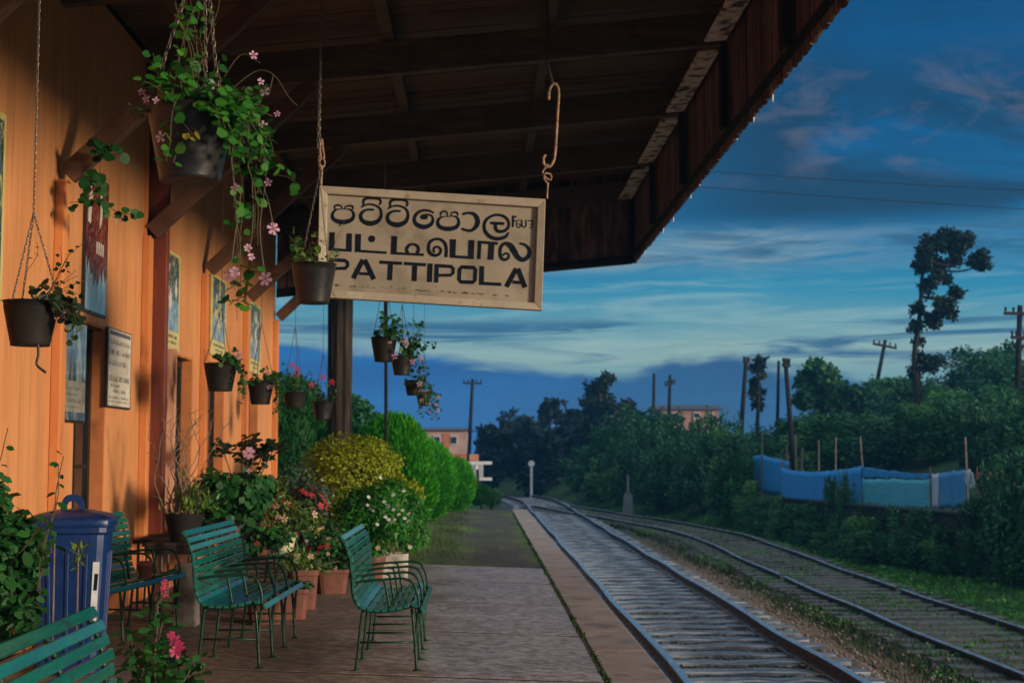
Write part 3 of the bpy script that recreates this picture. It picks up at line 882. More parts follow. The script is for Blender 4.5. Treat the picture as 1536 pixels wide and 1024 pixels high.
def grass():
    # weeds between and around the side track, thick grass on the verge below the bank
    def blades(name, label, n, xf, s0, s1, mat, y0=9, y1=66, powr=1.3):
        y = y0 + (RNG.random(n) ** powr) * (y1 - y0)
        x = xf(y, n)
        z = np.array([max(ground_z(a, b), -2) for a, b in zip(x, y)]) - .01
        T = np.stack([RNG.normal(size=n) * .45, RNG.normal(size=n) * .45, np.ones(n)], 1)
        C = np.stack([x, y, z], 1)
        o = leaves(name, mat, None, C, RNG.normal(size=(n, 3)) * (1, 1, .15), RNG.uniform(s0, s1, n), 'blade', T)
        tag(o, label, 'grass', kind='stuff')
    fc = np.vectorize(lambda y: far_c(y)[0])
    bx = np.vectorize(bank_x)

    def verge(y, n):
        lo = fc(np.minimum(y, 66)) + 1.35
        return lo + (np.maximum(bx(y) + .3 - lo, .6)) * RNG.random(n)

    def weeds(y, n):
        x = fc(np.minimum(y, 52)) + RNG.normal(size=n) * .55 - .95
        clum = np.sin(x * 4.1 + y * .7) + np.sin(y * 1.9 - x) + RNG.normal(size=n) * .5
        x = np.where(clum > -.2, x, fc(np.minimum(y, 50)) - 1.35 + RNG.normal(size=n) * .25)
        return np.maximum(x, 4.75 + .3 * np.sin(y))
    def cover(name, label, n, xf, y0, y1, s0, s1, mat):
        y = y0 + RNG.random(n) ** 1.2 * (y1 - y0)
        x = xf(y, n)
        keep = np.sin(x * 2.3 + y * .9) + np.sin(y * 1.7 - x * 3) + RNG.normal(size=n) * .6 > -.5
        x, y = x[keep], y[keep]
        k = len(x)
        z = np.array([ground_z(a, b) for a, b in zip(x, y)]) + np.abs(np.sin(x * 3.1 + y) + np.sin(y * 2.1)) * .05 * RNG.random(k)
        o = leaves(name, mat, None, np.stack([x, y, z], 1), RNG.normal(size=(k, 3)) * .5 + (0, -.3, 1), RNG.uniform(s0, s1, k), 'oval', RNG.normal(size=(k, 3)))
        tag(o, label, 'ground cover', kind='stuff')
    cover('ground_cover', 'leafy low ground cover along the verge and wall foot', 26000, verge, 10, 66, .05, .13, M['l_cover'])
    cover('ground_cover', 'patchy leafy weeds between the two tracks', 9000, weeds, 9, 46, .03, .08, M['l_weed'])
    blades('verge_grass', 'bright green grass verge between the side track and the bank', 30000, verge, .06, .19, M['l_grass'])
    blades('track_weeds', 'low weeds and grass growing beside the side track', 17000, weeds, .07, .22, M['l_weed'], 9, 50)

    # low weeds between the rails of the side track (sits on its bed)
    n = 16000
    y = 14 + RNG.random(n) ** 1.2 * 42
    cx = fc(y)
    x = cx + RNG.uniform(-1.5, 1.5, n)
    keep = np.sin(x * 5 + y * 1.1) + np.sin(y * .8) + RNG.normal(size=n) * .7 > -.1
    x, y = x[keep], y[keep]
    k = len(x)
    z = np.vectorize(lambda y: far_c(y)[1])(y) - .11
    T = np.stack([RNG.normal(size=k) * .6, RNG.normal(size=k) * .6, np.ones(k)], 1)
    o = leaves('track_weeds', M['l_weed'], None, np.stack([x, y, z], 1), RNG.normal(size=(k, 3)) * (1, 1, .15), RNG.uniform(.04, .13, k), 'blade', T)
    tag(o, 'sparse weeds between the rails of the side track', 'grass', kind='stuff')
    n = 15000
    y = 15 + RNG.random(n) ** 1.2 * 38
    cx = fc(y)
    x = cx + RNG.uniform(-1.7, 1.7, n)
    keep = np.sin(x * 3.3 + y * .6) + np.sin(y * 1.1 - x * 2) + RNG.normal(size=n) * .5 > .25
    x, y = x[keep], y[keep]
    k = len(x)
    z = np.vectorize(lambda y: far_c(y)[1])(y) - .10 + RNG.random(k) * .03
    o = leaves('ground_cover', M['l_cover'], None, np.stack([x, y, z], 1), RNG.normal(size=(k, 3)) * .5 + (0, -.3, 1), RNG.uniform(.03, .075, k), 'oval', RNG.normal(size=(k, 3)))
    tag(o, 'low leafy weeds creeping over the side track sleepers', 'ground cover', kind='stuff')


grass()
# ------------------------------------------------------------------ station building
XW = -3.2


def wy(px, py=600):
    return WX(px, py, XW).y


def wz(px, py):
    return WX(px, py, XW).z


YEND = wy(411, 600)
BR_Y = [5.0, 7.85, 10.72, 13.5, 16.35, 19.25, YEND - .12]


def roof_z(x):
    return 1.5 + 3.95 + .098 * (x - 2.35)


def building():
    t = thing('station_building', 'orange painted station building with battened wall and deep timber canopy', 'building', (XW, 13, 0))
    O = Vector((XW, 13, 0))

    def part(mb, name, mat, parent=None, **k):
        mb.v = [tuple(Vector(p) - O) for p in mb.v]
        return mb.build(name, mat, parent or t, **k)

    SILL = .74
    ops = [(wy(111), wy(158), SILL, wz(158, 491)), (wy(246), wy(288), SILL, wz(288, 538)), (wy(303.5), wy(336), SILL, wz(336, 549)), (wy(365), wy(387), SILL, wz(387, 572))]
    D = .26
    mb = MB()
    y = 3.0
    top = 5.3
    for a, b, z0, z1 in ops:
        mb.box(XW - D, XW, y, a, -.2, top)
        mb.box(XW - D, XW, a, b, -.2, z0)
        mb.box(XW - D, XW, a, b, z1, top)
        y = b
    mb.box(XW - D, XW, y, YEND, -.2, top)
    wall = part(mb, 'wall', M['wall'])
    # end wall turning away at the far corner
    mb = MB()
    mb.box(XW - 5, XW - D - .002, YEND - .25, YEND - .003, -.2, top)
    part(mb, 'end_wall', M['wall'])
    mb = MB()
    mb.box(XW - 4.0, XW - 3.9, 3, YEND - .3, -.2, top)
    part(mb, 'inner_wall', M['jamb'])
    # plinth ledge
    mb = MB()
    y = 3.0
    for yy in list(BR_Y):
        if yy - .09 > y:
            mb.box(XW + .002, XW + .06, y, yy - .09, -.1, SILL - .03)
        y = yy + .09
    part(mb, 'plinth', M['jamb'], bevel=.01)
    # windows
    glass = NT('dark_window_glass')
    gn = noise(glass, .8, detail=2)
    glass.out(glass.n('ShaderNodeBsdfPrincipled', {'Base Color': glass.ramp(gn, [(.3, (.008, .010, .012, 1)), (.7, (.02, .022, .024, 1))]), 'Roughness': .06, 'Specular IOR Level': .6}).outputs[0])
    M['glass'] = glass.m
    frame_m = surf('dark_window_timber', (.012, .009, .007), (.028, .02, .015), scale=8, stretch=(1, 1, .2), rough=(.5, .7), bump=.3, spec=.2)
    M['winframe'] = frame_m
    for k, (a, b, z0, z1) in enumerate(ops):
        xr = XW - .115
        mb = MB()
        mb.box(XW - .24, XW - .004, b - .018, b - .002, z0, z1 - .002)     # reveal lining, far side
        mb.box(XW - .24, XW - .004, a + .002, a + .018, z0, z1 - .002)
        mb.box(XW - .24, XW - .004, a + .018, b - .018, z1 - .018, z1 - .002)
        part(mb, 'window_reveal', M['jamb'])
        mb = MB()
        a2, b2, z3 = a + .02, b - .02, z1 - .02
        mb.box(xr - .05, xr, a2, a2 + .07, z0, z3)
        mb.box(xr - .05, xr, b2 - .07, b2, z0, z3)
        mb.box(xr - .05, xr, a2 + .07, b2 - .07, z3 - .08, z3)
        mb.box(xr - .05, xr, a2 + .07, b2 - .07, z0, z0 + .08)
        m = (a2 + b2) / 2
        mb.box(xr - .045, xr - .005, m - .025, m + .025, z0 + .08, z3 - .08)
        for q in (.36, .7):
            zz = z0 + (z3 - z0) * q
            mb.box(xr - .04, xr - .01, a2 + .07, m - .025, zz - .016, zz + .016)
            mb.box(xr - .04, xr - .01, m + .025, b2 - .07, zz - .016, zz + .016)
        w = part(mb, 'window', frame_m)
        mb = MB()
        mb.box(xr - .03, xr - .022, a2 + .07, b2 - .07, z0 + .08, z3 - .08)
        mb.v = [tuple(Vector(p) - O) for p in mb.v]
        mb.build('pane', M['glass'], w)
        mb = MB()
        mb.box(XW - .16, XW + .075, a + .02, b - .02, SILL - .03, SILL)
        part(mb, 'window_sill', M['pilaster'], bevel=.006)
    # pilasters under the brackets and the thin battens between
    for y in BR_Y:
        mb = MB()
        mb.box(XW + .002, XW + .075, y - .07, y + .07, -.1, 1.5 + 2.06)
        part(mb, 'pilaster', M['pilaster'], bevel=.006)
    for px in (150, 246, 340):
        pass
    # red-brown timber post and the peeling frame beside it
    y0 = wy(214, 600)
    mb = MB()
    mb.box(XW + .002, XW + .205, y0, y0 + .11, SILL, 5.0)
    part(mb, 'red_post', M['redwood'], bevel=.008)
    mb = MB()
    ya = wy(246, 650)
    mb.box(XW + .003, XW + .10, ya + .02, ya + .09, SILL, wz(255, 525))
    part(mb, 'weathered_jamb', M['palewood'], bevel=.006)
    mb = MB()
    mb.box(XW + .002, XW + .03, y0 - .10, y0 - .06, 1.5 + .9, 5.0)
    part(mb, 'conduit', M['pilaster'])
    # brackets
    for y in BR_Y:
        mb = MB()
        a = Vector((XW + .072, y, 1.5 + 2.10))
        x2 = -1.62
        b = Vector((x2, y, roof_z(x2) - .02))
        mb.beam(a, b, .10, .15)
        part(mb, 'bracket', M['bracket'], bevel=.008)
    # ---- canopy
    XE = 2.42
    c = bpy.data.objects.new('canopy', None)
    COL.objects.link(c)
    c.parent = t
    ys = [-3.5, -.65, 2.15] + BR_Y
    for y in ys:
        mb = MB()
        a, b = (XW, roof_z(XW)), (XE - .05, roof_z(XE - .05))
        w, h = .055, .32
        mb.hexa([(a[0], y - w, a[1]), (b[0], y - w, b[1]), (b[0], y + w, b[1]), (a[0], y + w, a[1])] + [(a[0], y - w, a[1] + h), (b[0], y - w, b[1] + h), (b[0], y + w, b[1] + h), (a[0], y + w, a[1] + h)])
        part(mb, 'beam', M['beam'], c, bevel=.008)
    H0 = .322

    def sl(mb, x0, x1, y0, y1, z0, z1):
        mb.hexa([(x0, y0, roof_z(x0) + z0), (x1, y0, roof_z(x1) + z0), (x1, y1, roof_z(x1) + z0), (x0, y1, roof_z(x0) + z0), (x0, y0, roof_z(x0) + z1), (x1, y0, roof_z(x1) + z1), (x1, y1, roof_z(x1) + z1), (x0, y1, roof_z(x0) + z1)])
    for x in (-2.62, -.885, .665):
        mb = MB()
        sl(mb, x - .055, x + .055, -4, YEND - .02, H0, H0 + .12)
        part(mb, 'purlin', M['beam'], c, bevel=.006)
    # roof boards, laid across with small gaps
    mb = MB()
    y = -4.0
    while y < YEND - .1:
        w = .19
        e = RNG.normal() * .006
        sl(mb, XW + .01, XE - .03, y, min(y + w, YEND - .05), H0 + .122 + e, H0 + .15 + e)
        y += w + .006
    part(mb, 'roof_boards', M['plank'], c)
    mb = MB()
    sl(mb, XW - 5, XE + .08, -4.1, YEND + .1, H0 + .17, H0 + .22)
    part(mb, 'roof_covering', M['pole'], c)
    # soffit strips between the beams along the edge
    for i in range(len(ys) - 1):
        mb = MB()
        sl(mb, XE - .27, XE - .06, ys[i] + .25, ys[i + 1] - .14, .01, .035)
        part(mb, 'soffit_strip', M['zinc'], c)
    # valance: boards hanging from the edge, track side and far end
    zb = 1.5 + 2.98
    mb = MB()
    y = -4.0
    i = 0
    while y < YEND:
        w = .165
        dx = RNG.uniform(-.006, .008)
        y1 = min(y + w - .012, YEND)
        z1 = roof_z(XE) + .48
        p = [(XE + dx, y, zb), (XE + .024 + dx, y, zb), (XE + .024 + dx, y1, zb), (XE + dx, y1, zb)]
        e1, e2 = .018 + RNG.normal() * .006, RNG.normal() * .007
        q = len(mb.v)
        # each board ends in a blunt point
        ym = (y + y1) / 2
        for xx in (XE + dx, XE + .024 + dx):
            mb.v += [(xx, y, z1), (xx, y1, z1), (xx, y1, zb + e1), (xx, ym, zb + e2), (xx, y, zb + e1)]
        mb.f += [(q, q + 1, q + 2, q + 3, q + 4), (q + 9, q + 8, q + 7, q + 6, q + 5)]
        for k in range(5):
            k2 = (k + 1) % 5
            mb.f.append((q + k, q + 5 + k, q + 5 + k2, q + k2))
        y += w
    part(mb, 'valance', M['valance'], c)
    mb = MB()
    mb.box(XE + .034, XE + .040, -4, YEND - .03, zb + .06, roof_z(XE) + .48)
    part(mb, 'valance_backing', M['pole'], c)
    mb = MB()
    mb.box(XE - .028, XE - .008, -4, YEND - .02, zb + .09, zb + .17)
    part(mb, 'valance_rail', M['pole'], c)
    for y in ys:
        mb = MB()
        mb.box(XE - .10, XE - .03, y - .075, y + .075, zb + .15, roof_z(XE) + .005)
        part(mb, 'valance_post', M['pole'], c)
    mb = MB()
    x = XW + .02
    while x < XE - .01:
        w = .17
        x1 = min(x + w - .010, XE - .001)
        d = RNG.normal() * .004
        y0, y1 = YEND - .02 + d, YEND + .004 + d
        za, zc = zb - (roof_z(XE) - roof_z(x)), zb - (roof_z(XE) - roof_z(x1))
        mb.hexa([(x, y0, za), (x1, y0, zc), (x1, y1, zc), (x, y1, za), (x, y0, roof_z(x) + .48), (x1, y0, roof_z(x1) + .48), (x1, y1, roof_z(x1) + .48), (x, y1, roof_z(x) + .48)])
        x += w
    part(mb, 'end_valance', M['valance'], c)
    mb = MB()
    a, b = XW + .02, XE - .04
    k = zb - roof_z(XE)
    y0, y1 = YEND + .012, YEND + .018
    mb.hexa([(a, y0, roof_z(a) + k + .01), (b, y0, roof_z(b) + k + .01), (b, y1, roof_z(b) + k + .01), (a, y1, roof_z(a) + k + .01), (a, y0, roof_z(a) + .48), (b, y0, roof_z(b) + .48), (b, y1, roof_z(b) + .48), (a, y1, roof_z(a) + .48)])
    part(mb, 'end_valance_backing', M['pole'], c)
    mb = MB()
    a, b = XW + .02, XE - .04
    k = zb - roof_z(XE)
    mb.hexa([(a, YEND - .05, roof_z(a) + k - .01), (b, YEND - .05, roof_z(b) + k - .01), (b, YEND - .026, roof_z(b) + k - .01), (a, YEND - .026, roof_z(a) + k - .01),
             (a, YEND - .05, roof_z(a) + k + .13), (b, YEND - .05, roof_z(b) + k + .13), (b, YEND - .026, roof_z(b) + k + .13), (a, YEND - .026, roof_z(a) + k + .13)])
    part(mb, 'end_valance_rail', M['pole'], c)
    mb = MB()
    mb.box(XE - .055, XE + .028, YEND - .055, YEND + .010, zb + .02, roof_z(XE) + .46)
    part(mb, 'corner_post', M['pole'], c)
    # water drops hanging from the valance points, their glint painted white
    drip = MB()
    for y in (11.5, 12.4, 13.2, 14.1, 15.4, 16.2, 17.6, 18.6, 20.7):
        yy = -4 + round((y + 4) / .165) * .165 + .08
        h = RNG.uniform(.04, .13)
        drip.tube([(XE + .012, yy, zb + .05), (XE + .012, yy, zb + .05 - h * .7), (XE + .012, yy, zb + .05 - h)], [.004, .006, .002], 6)
    part(drip, 'water_drops', M['white'], c)


building()


# ------------------------------------------------------------------ posters and notices on the wall
def flat_wall_panel(name, label, cat, px0, py_t0, py_b0, px1, py_t1, py_b1, mats, group=None, out=.03):
    "thin framed board hung on the wall between two picture columns; returns thing and a mapper (u, v, proud)"
    A0, A1 = WX(px0, py_t0, XW + out), WX(px0, py_b0, XW + out)
    B0, B1 = WX(px1, py_t1, XW + out), WX(px1, py_b1, XW + out)
    y0, y1 = (A0.y + A1.y) / 2, (B0.y + B1.y) / 2
    zt, zb = (A0.z + B0.z) / 2, (A1.z + B1.z) / 2
    t = thing(name, label, cat, (XW + .001, (y0 + y1) / 2, zb), 0, group)
    wd, hg = y1 - y0, zt - zb

    def quad(u0, v0, u1, v1, d, nm, mat, thick=None, kid=None):
        mb = MB()
        b = d - (thick or d)
        mb.box(b, d, -wd / 2 + u0 * wd, -wd / 2 + u1 * wd, v0 * hg, v1 * hg)
        return mb.build(nm, mat, kid or t)
    return t, quad, wd, hg


def picture_mat(name, stops, scale, stretch=(1, 1, 1), dist=1.5, rough=.25, off=(0, 0, 0)):
    nt = NT(name)
    n1 = noise(nt, scale, stretch, detail=3, dist=dist, off=off)
    n2 = noise(nt, 25, detail=3)
    col = nt.mix(nt.ramp(n2, [(.45, 0), (.7, .25)]), nt.ramp(n1, stops), (.4, .4, .36, 1))
    nt.out(nt.n('ShaderNodeBsdfPrincipled', {'Base Color': col, 'Roughness': rough, 'Specular IOR Level': .4}).outputs[0])
    return nt.m


YEL = surf('yellowed_poster_border', (.50, .42, .12), (.60, .52, .2), scale=9, rough=(.3, .5), bump=.05)
BLK = plain('black_thin_frame', (.02, .02, .02), .4)
ART_TOP = picture_mat('dark_green_and_blue_print', [(.3, (.01, .02, .025, 1)), (.45, (.03, .07, .06, 1)), (.55, (.05, .08, .12, 1)), (.62, (.45, .38, .10, 1)), (.72, (.55, .5, .3, 1))], 6, (1, 2, 1))
ART_LOW = picture_mat('blue_and_white_print', [(.3, (.05, .10, .15, 1)), (.5, (.14, .24, .34, 1)), (.58, (.30, .38, .42, 1)), (.66, (.65, .6, .45, 1))], 8, (1, 2.5, .8), off=(3, 3, 3))
ART_RED = picture_mat('dark_red_print', [(.3, (.015, .010, .010, 1)), (.45, (.10, .012, .010, 1)), (.6, (.22, .030, .016, 1)), (.75, (.06, .02, .012, 1))], 5, (1, 2, .8))
ART_ICE = picture_mat('pale_blue_print', [(.3, (.14, .28, .36, 1)), (.5, (.30, .48, .58, 1)), (.65, (.55, .68, .74, 1))], 7, (1, 3, .5))
PAPER = surf('aged_notice_paper', (.50, .46, .38), (.62, .58, .48), scale=5, rough=(.45, .65), bump=.05, dirt=(.36, .31, .22), dscale=4)
PINK = plain('grey_print_ink', (.10, .10, .105), .6)


def scribble(t, quad_mat, wd, hg, rows, d):
    "rows: (v, height, u0, u1): dashes like blurred lines of print"
    mb = MB()
    for v, h, u0, u1 in rows:
        u = u0
        while u < u1:
            w = RNG.uniform(.018, .042)
            e = min(u + w, u1)
            hh = h * RNG.uniform(.7, 1.0)
            k = RNG.random()
            y0, y1, z0, z1 = -wd / 2 + u * wd, -wd / 2 + e * wd, (v - hh / 2) * hg, (v + hh / 2) * hg
            st = (y1 - y0) * .32
            mb.box(d - .0008, d, y0, y0 + st, z0, z1)
            if k < .7: mb.box(d - .0008, d, y1 - st, y1, z0, z1 if k < .4 else z0 + (z1 - z0) * .6)
            if k < .5: mb.box(d - .0008, d, y0 + st, y1 - st, z1 - (z1 - z0) * .28, z1)
            else: mb.box(d - .0008, d, y0 + st, y1 - st, z0, z0 + (z1 - z0) * .28)
            u = e + .012 + (RNG.random() < .16) * .03
    return mb.build('printed_lines', quad_mat, t)


def yellow_poster(label, *px):
    t, q, wd, hg = flat_wall_panel('poster', label, 'poster', *px, None, group='yellow bordered posters along the wall')
    q(0, 0, 1, 1, .022, 'border', YEL, .014)
    q(.09, .50, .91, .965, .024, 'upper_picture', ART_TOP, .001)
    q(.09, .19, .91, .495, .024, 'lower_picture', ART_LOW, .001)
    scribble(t, PINK, wd, hg, [(.135, .035, .15, .85), (.075, .028, .3, .8)], .0235)
    # a loose figure of pale and ochre splashes, an abstract stand-in
    mb = MB()
    for i in range(14):
        cy, cz = RNG.normal() * .14 * wd, (.55 + RNG.normal() * .17) * hg
        r = RNG.uniform(.02, .055)
        cy = max(-.36 * wd, min(.36 * wd, cy))
        cz = max(.26 * hg, min(.88 * hg, cz))
        mb.poly([(.0245 + i * .00012, cy + r * (1 + .4 * math.sin(3 * a + i)) * math.cos(a), cz + 1.5 * r * (1 + .4 * math.cos(2 * a + i)) * math.sin(a)) for a in [k * PI / 6 for k in range(12)]])
    mb.build('splashes', PAPER if RNG.random() < .4 else YEL, t)
    return t


yellow_poster('yellow bordered poster with dark top, beside the red-brown post', 243.5, 366, 521, 271, 385, 527)
yellow_poster('yellow bordered poster hanging behind the pink blossoms, second along the wall', 318, 408, 532, 340, 422, 539)
yellow_poster('small far yellow bordered poster next to the far corner of the wall', 375, 452, 557, 392, 460, 562)
t, q, wd, hg = flat_wall_panel('poster', 'yellow edged dark poster cut by the left edge of the picture', 'poster', -75, 95, 445, 8, 186, 440, None)
q(0, 0, 1, 1, .022, 'border', YEL)
q(.05, .04, .95, .96, .024, 'picture', ART_TOP, .001)

t, q, wd, hg = flat_wall_panel('poster', 'tall poster, dark red above and pale icy blue below, behind trailing vine', 'poster', 129, 246, 467, 163, 280, 479, None)
q(0, 0, 1, 1, .020, 'frame', BLK)
q(.05, .02, .95, .985, .022, 'red_picture', ART_RED, .001)
mb = MB()
pts = [(-.45, .02), (.45, .02), (.45, .30), (.36, .25), (.30, .36), (.24, .22), (.17, .31), (.10, .24), (.04, .20), (-.03, .26), (-.1, .19), (-.18, .29), (-.26, .27), (-.33, .38), (-.38, .30), (-.45, .40)]
mb.poly([(.0232, u * wd, v * hg) for u, v in pts])
mb.build('icy_picture', ART_ICE, t)
mb = MB()
mb.poly([(.0234, u * wd, v * hg) for u, v in [(-.40, .64), (-.28, .63), (-.22, .84), (-.30, .93), (-.38, .8)]])
mb.poly([(.0234, u * wd, v * hg) for u, v in [(.10, .62), (.2, .7), (.24, .83), (.16, .92), (.08, .97), (.12, .8)]])
for i in range(4):
    mb.poly([(.0236, (-.02 + .09 * i + a) * wd, (b) * hg) for a, b in ((0, .44), (.05, .44), (.05, .53), (0, .53))])
mb.build('pale_shapes', PAPER, t)

# white notice board
t, q, wd, hg = flat_wall_panel('notice_board', 'white framed notice board covered in grey printed lines', 'notice board', 162, 488, 611, 197.5, 502, 614, None)
q(0, 0, 1, 1, .024, 'frame', BLK, .016)
q(.035, .025, .965, .985, .026, 'sheet', PAPER, .001)
q(.07, .915, .93, .965, .0265, 'heading_band', PINK, .0004)
scribble(t, PINK, wd, hg, [(.83, .065, .07, .93), (.70, .07, .07, .93), (.565, .075, .07, .75), (.37, .08, .07, .9), (.28, .04, .15, .5), (.215, .055, .25, .75), (.13, .035, .06, .9), (.08, .03, .06, .92)], .0268)

# glass fronted case
t, q, wd, hg = flat_wall_panel('notice_case', 'glass fronted notice case reflecting the sky, with a faded sheet inside', 'notice case', 85, 470, 632, 129, 486, 634, None)
q(0, 0, 1, 1, .03, 'case', M['winframe'])
CASEG = NT('painted_reflection_case_glass')
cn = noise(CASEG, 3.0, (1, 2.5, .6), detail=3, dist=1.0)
CASEG.out(CASEG.n('ShaderNodeBsdfPrincipled', {'Base Color': CASEG.ramp(cn, [(.35, (.02, .024, .028, 1)), (.5, (.07, .09, .10, 1)), (.62, (.22, .27, .29, 1))]), 'Roughness': .07, 'Specular IOR Level': .8, 'Coat Weight': .5}).outputs[0])  # grey sky reflection painted in blotches into the glass colour
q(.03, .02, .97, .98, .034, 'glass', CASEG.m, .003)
GREYP = surf('faded_grey_sheet', (.20, .19, .15), (.29, .27, .21), scale=5, rough=(.2, .4), bump=.05, dirt=(.12, .11, .09), dscale=5)
q(.05, .10, .95, .40, .0352, 'faded_sheet', GREYP, .001)
scribble(t, PINK, wd, hg, [(.33, .035, .1, .9), (.27, .03, .1, .7), (.21, .045, .25, .9), (.15, .03, .1, .8)], .0358)
# ------------------------------------------------------------------ hanging station name board
YS = 10.2


def station_sign():
    c = W(648, 372, YS)
    t = thing('station_sign', 'hanging cream station name board with black Sinhala, Tamil and PATTIPOLA lettering', 'sign', (c.x, YS, W(648, 465, YS).z))
    O = Vector(t.location)
    TL, TR, BR, BL = (480, 280), (818, 300), (812.5, 466), (477, 446)

    def L(px, py, d=0.0):
        p = W(px, py, YS) - O
        return Vector((p.x, -d, p.z))

    def inset(k):
        cx, cy = 646.8, 373
        out = []
        for (x, y) in (TL, TR, BR, BL):
            out.append((x + (k if x < cx else -k), y + (k if y < cy else -k)))
        return out
    # board
    mb = MB()
    a = inset(5)
    mb.hexa([L(*a[3], 0), L(*a[2], 0), L(*a[2], -.03), L(*a[3], -.03), L(*a[0], 0), L(*a[1], 0), L(*a[1], -.03), L(*a[0], -.03)])
    mb.build('board', M['cream'], t)
    # frame: four mitred mouldings
    o, i = (TL, TR, BR, BL), inset(11.5)
    for k in range(4):
        k2 = (k + 1) % 4
        mb = MB()
        back, fr, lip = -.045, .042, .030
        A, B, C, D = o[k], o[k2], i[k2], i[k]
        n = len(mb.v)
        for d, (p, q, r, s) in ((back, (A, B, C, D)), (fr, (A, B, C, D))):
            mb.v += [tuple(L(*p, d)), tuple(L(*q, d)), tuple(L(*r, d if d < 0 else lip)), tuple(L(*s, d if d < 0 else lip))]
        mb.f += [(n, n + 1, n + 2, n + 3), (n + 7, n + 6, n + 5, n + 4), (n, n + 4, n + 5, n + 1), (n + 1, n + 5, n + 6, n + 2), (n + 2, n + 6, n + 7, n + 3), (n + 3, n + 7, n + 4, n)]
        mb.build('frame', M['creamframe'], t, bevel=.004)
    # lettering: strokes of changing width laid on the board
    cnt = [0]

    def c1(x, y): return 480 + x / 8.533, 280 + y / 8.533
    def c2(x, y): return 640 + x / 8.533, 290 + y / 8.533
    def c3(x, y): return 480 + x / 8.533, 370 + y / 8.533
    def c4_(x, y): return 640 + x / 8.533, 370 + y / 8.533

    def stroke(mb, cv, pts, smooth=True, rnd=True):
        cnt[0] += 1
        d = .0012 + cnt[0] * .00002
        p = curve(pts, 6) if smooth and len(pts) > 2 else [tuple(map(float, q)) for q in pts]
        base = len(mb.v)
        for i in range(len(p)):
            a, b = p[max(i - 1, 0)], p[min(i + 1, len(p) - 1)]
            tx, ty = b[0] - a[0], b[1] - a[1]
            l = math.hypot(tx, ty) or 1
            nx, ny = -ty / l, tx / l
            w = p[i][2] / 2
            for s in (-1, 1):
                mb.v.append(tuple(L(*cv(p[i][0] + s * nx * w, p[i][1] + s * ny * w), d)))
        for i in range(len(p) - 1):
            mb.f.append((base + 2 * i, base + 2 * i + 2, base + 2 * i + 3, base + 2 * i + 1))
        if rnd:
            for e in (p[0], p[-1]):
                cnt[0] += 1
                d2 = .0012 + cnt[0] * .00002
                mb.poly([L(*cv(e[0] + e[2] / 2 * math.cos(a), e[1] + e[2] / 2 * math.sin(a)), d2) for a in [-k * PI / 6 for k in range(12)]])

    s = MB()
    S = lambda cv, pts, sm_=True, rnd=True: stroke(s, cv, pts, sm_, rnd)
    S(c1, [(255, 288, 14), (195, 300, 28), (158, 365, 42), (185, 425, 52), (290, 455, 64), (400, 425, 52), (432, 360, 40), (398, 300, 28), (340, 286, 14)])
    S(c1, [(250, 287, 12), (345, 287, 12)], False)
    S(c1, [(190, 285, 20), (188, 250, 26), (230, 236, 26), (275, 255, 22), (283, 288, 14)])
    S(c1, [(422, 285, 20), (418, 255, 28), (370, 246, 26), (322, 262, 20), (318, 288, 12)])
    body = [(680, 296, 30), (600, 296, 30), (540, 330, 40), (520, 385, 48), (555, 445, 56), (650, 472, 66), (742, 440, 56), (783, 370, 44), (772, 290, 34), (712, 242, 28), (640, 226, 26), (580, 236, 24), (536, 258, 26)]
    cap = [(562, 240, 28), (556, 182, 34), (600, 148, 38), (680, 144, 42), (750, 156, 36), (780, 196, 30), (762, 230, 22)]
    S(c1, body)
    S(c1, cap)
    S(c1, [(x + 342, y + 18, w) for x, y, w in body])
    S(c1, [(x + 342, y + 20, w) for x, y, w in cap])
    S(c1, [(1450, 333, 26), (1390, 308, 32), (1310, 306, 34), (1240, 345, 42), (1206, 415, 46), (1236, 482, 56), (1330, 517, 62), (1420, 482, 50), (1446, 420, 36), (1425, 372, 28), (1370, 358, 26), (1320, 372, 32)])
    S(c1, [(1315, 388, 66), (1350, 390, 64)], False)
    S(c2, [(222, 300, 14), (175, 312, 28), (142, 368, 42), (170, 430, 52), (275, 456, 60), (380, 430, 52), (412, 365, 40), (383, 306, 28), (330, 291, 14)])
    S(c2, [(222, 299, 12), (332, 292, 12)], False)
    S(c2, [(178, 280, 20), (184, 248, 26), (225, 230, 24), (258, 247, 22), (264, 288, 14)])
    S(c2, [(398, 282, 20), (390, 250, 26), (350, 242, 24), (316, 260, 20), (312, 290, 12)])
    S(c2, [(472, 264, 36), (530, 252, 32), (608, 268, 48), (652, 345, 62), (635, 420, 58), (570, 476, 40), (500, 470, 34), (458, 456, 32)])
    S(c2, [(1045, 508, 26), (1000, 560, 44), (900, 582, 50), (812, 555, 50), (752, 490, 46), (736, 410, 40), (770, 332, 38), (850, 284, 34), (930, 278, 34), (1010, 310, 36), (1052, 380, 36), (1035, 450, 38), (970, 488, 42), (905, 480, 44), (880, 430, 46), (884, 388, 44)])
    S(c2, [(830, 381, 38), (980, 388, 38)], False)
    S(c2, [(1106, 286, 26), (1104, 434, 26)], False, False)
    S(c2, [(1094, 297, 24), (1150, 301, 24)], False, False)
    S(c2, [(1096, 352, 18), (1142, 354, 18)], False, False)
    S(c2, [(1198, 346, 10), (1166, 344, 10), (1154, 388, 15), (1160, 430, 14), (1190, 436, 14), (1197, 400, 12), (1172, 392, 9)])
    S(c2, [(1218, 344, 16), (1220, 412, 18), (1245, 436, 14), (1270, 416, 18), (1273, 346, 16)])
    S(c2, [(1300, 350, 14), (1352, 353, 16)], False, False)
    S(c2, [(1355, 346, 16), (1352, 385, 16), (1330, 404, 10)])
    S(c2, [(1325, 442, 12), (1350, 438, 16), (1356, 402, 10)])
    s.build('upper_lettering', M['ink'], t)
    s = MB()
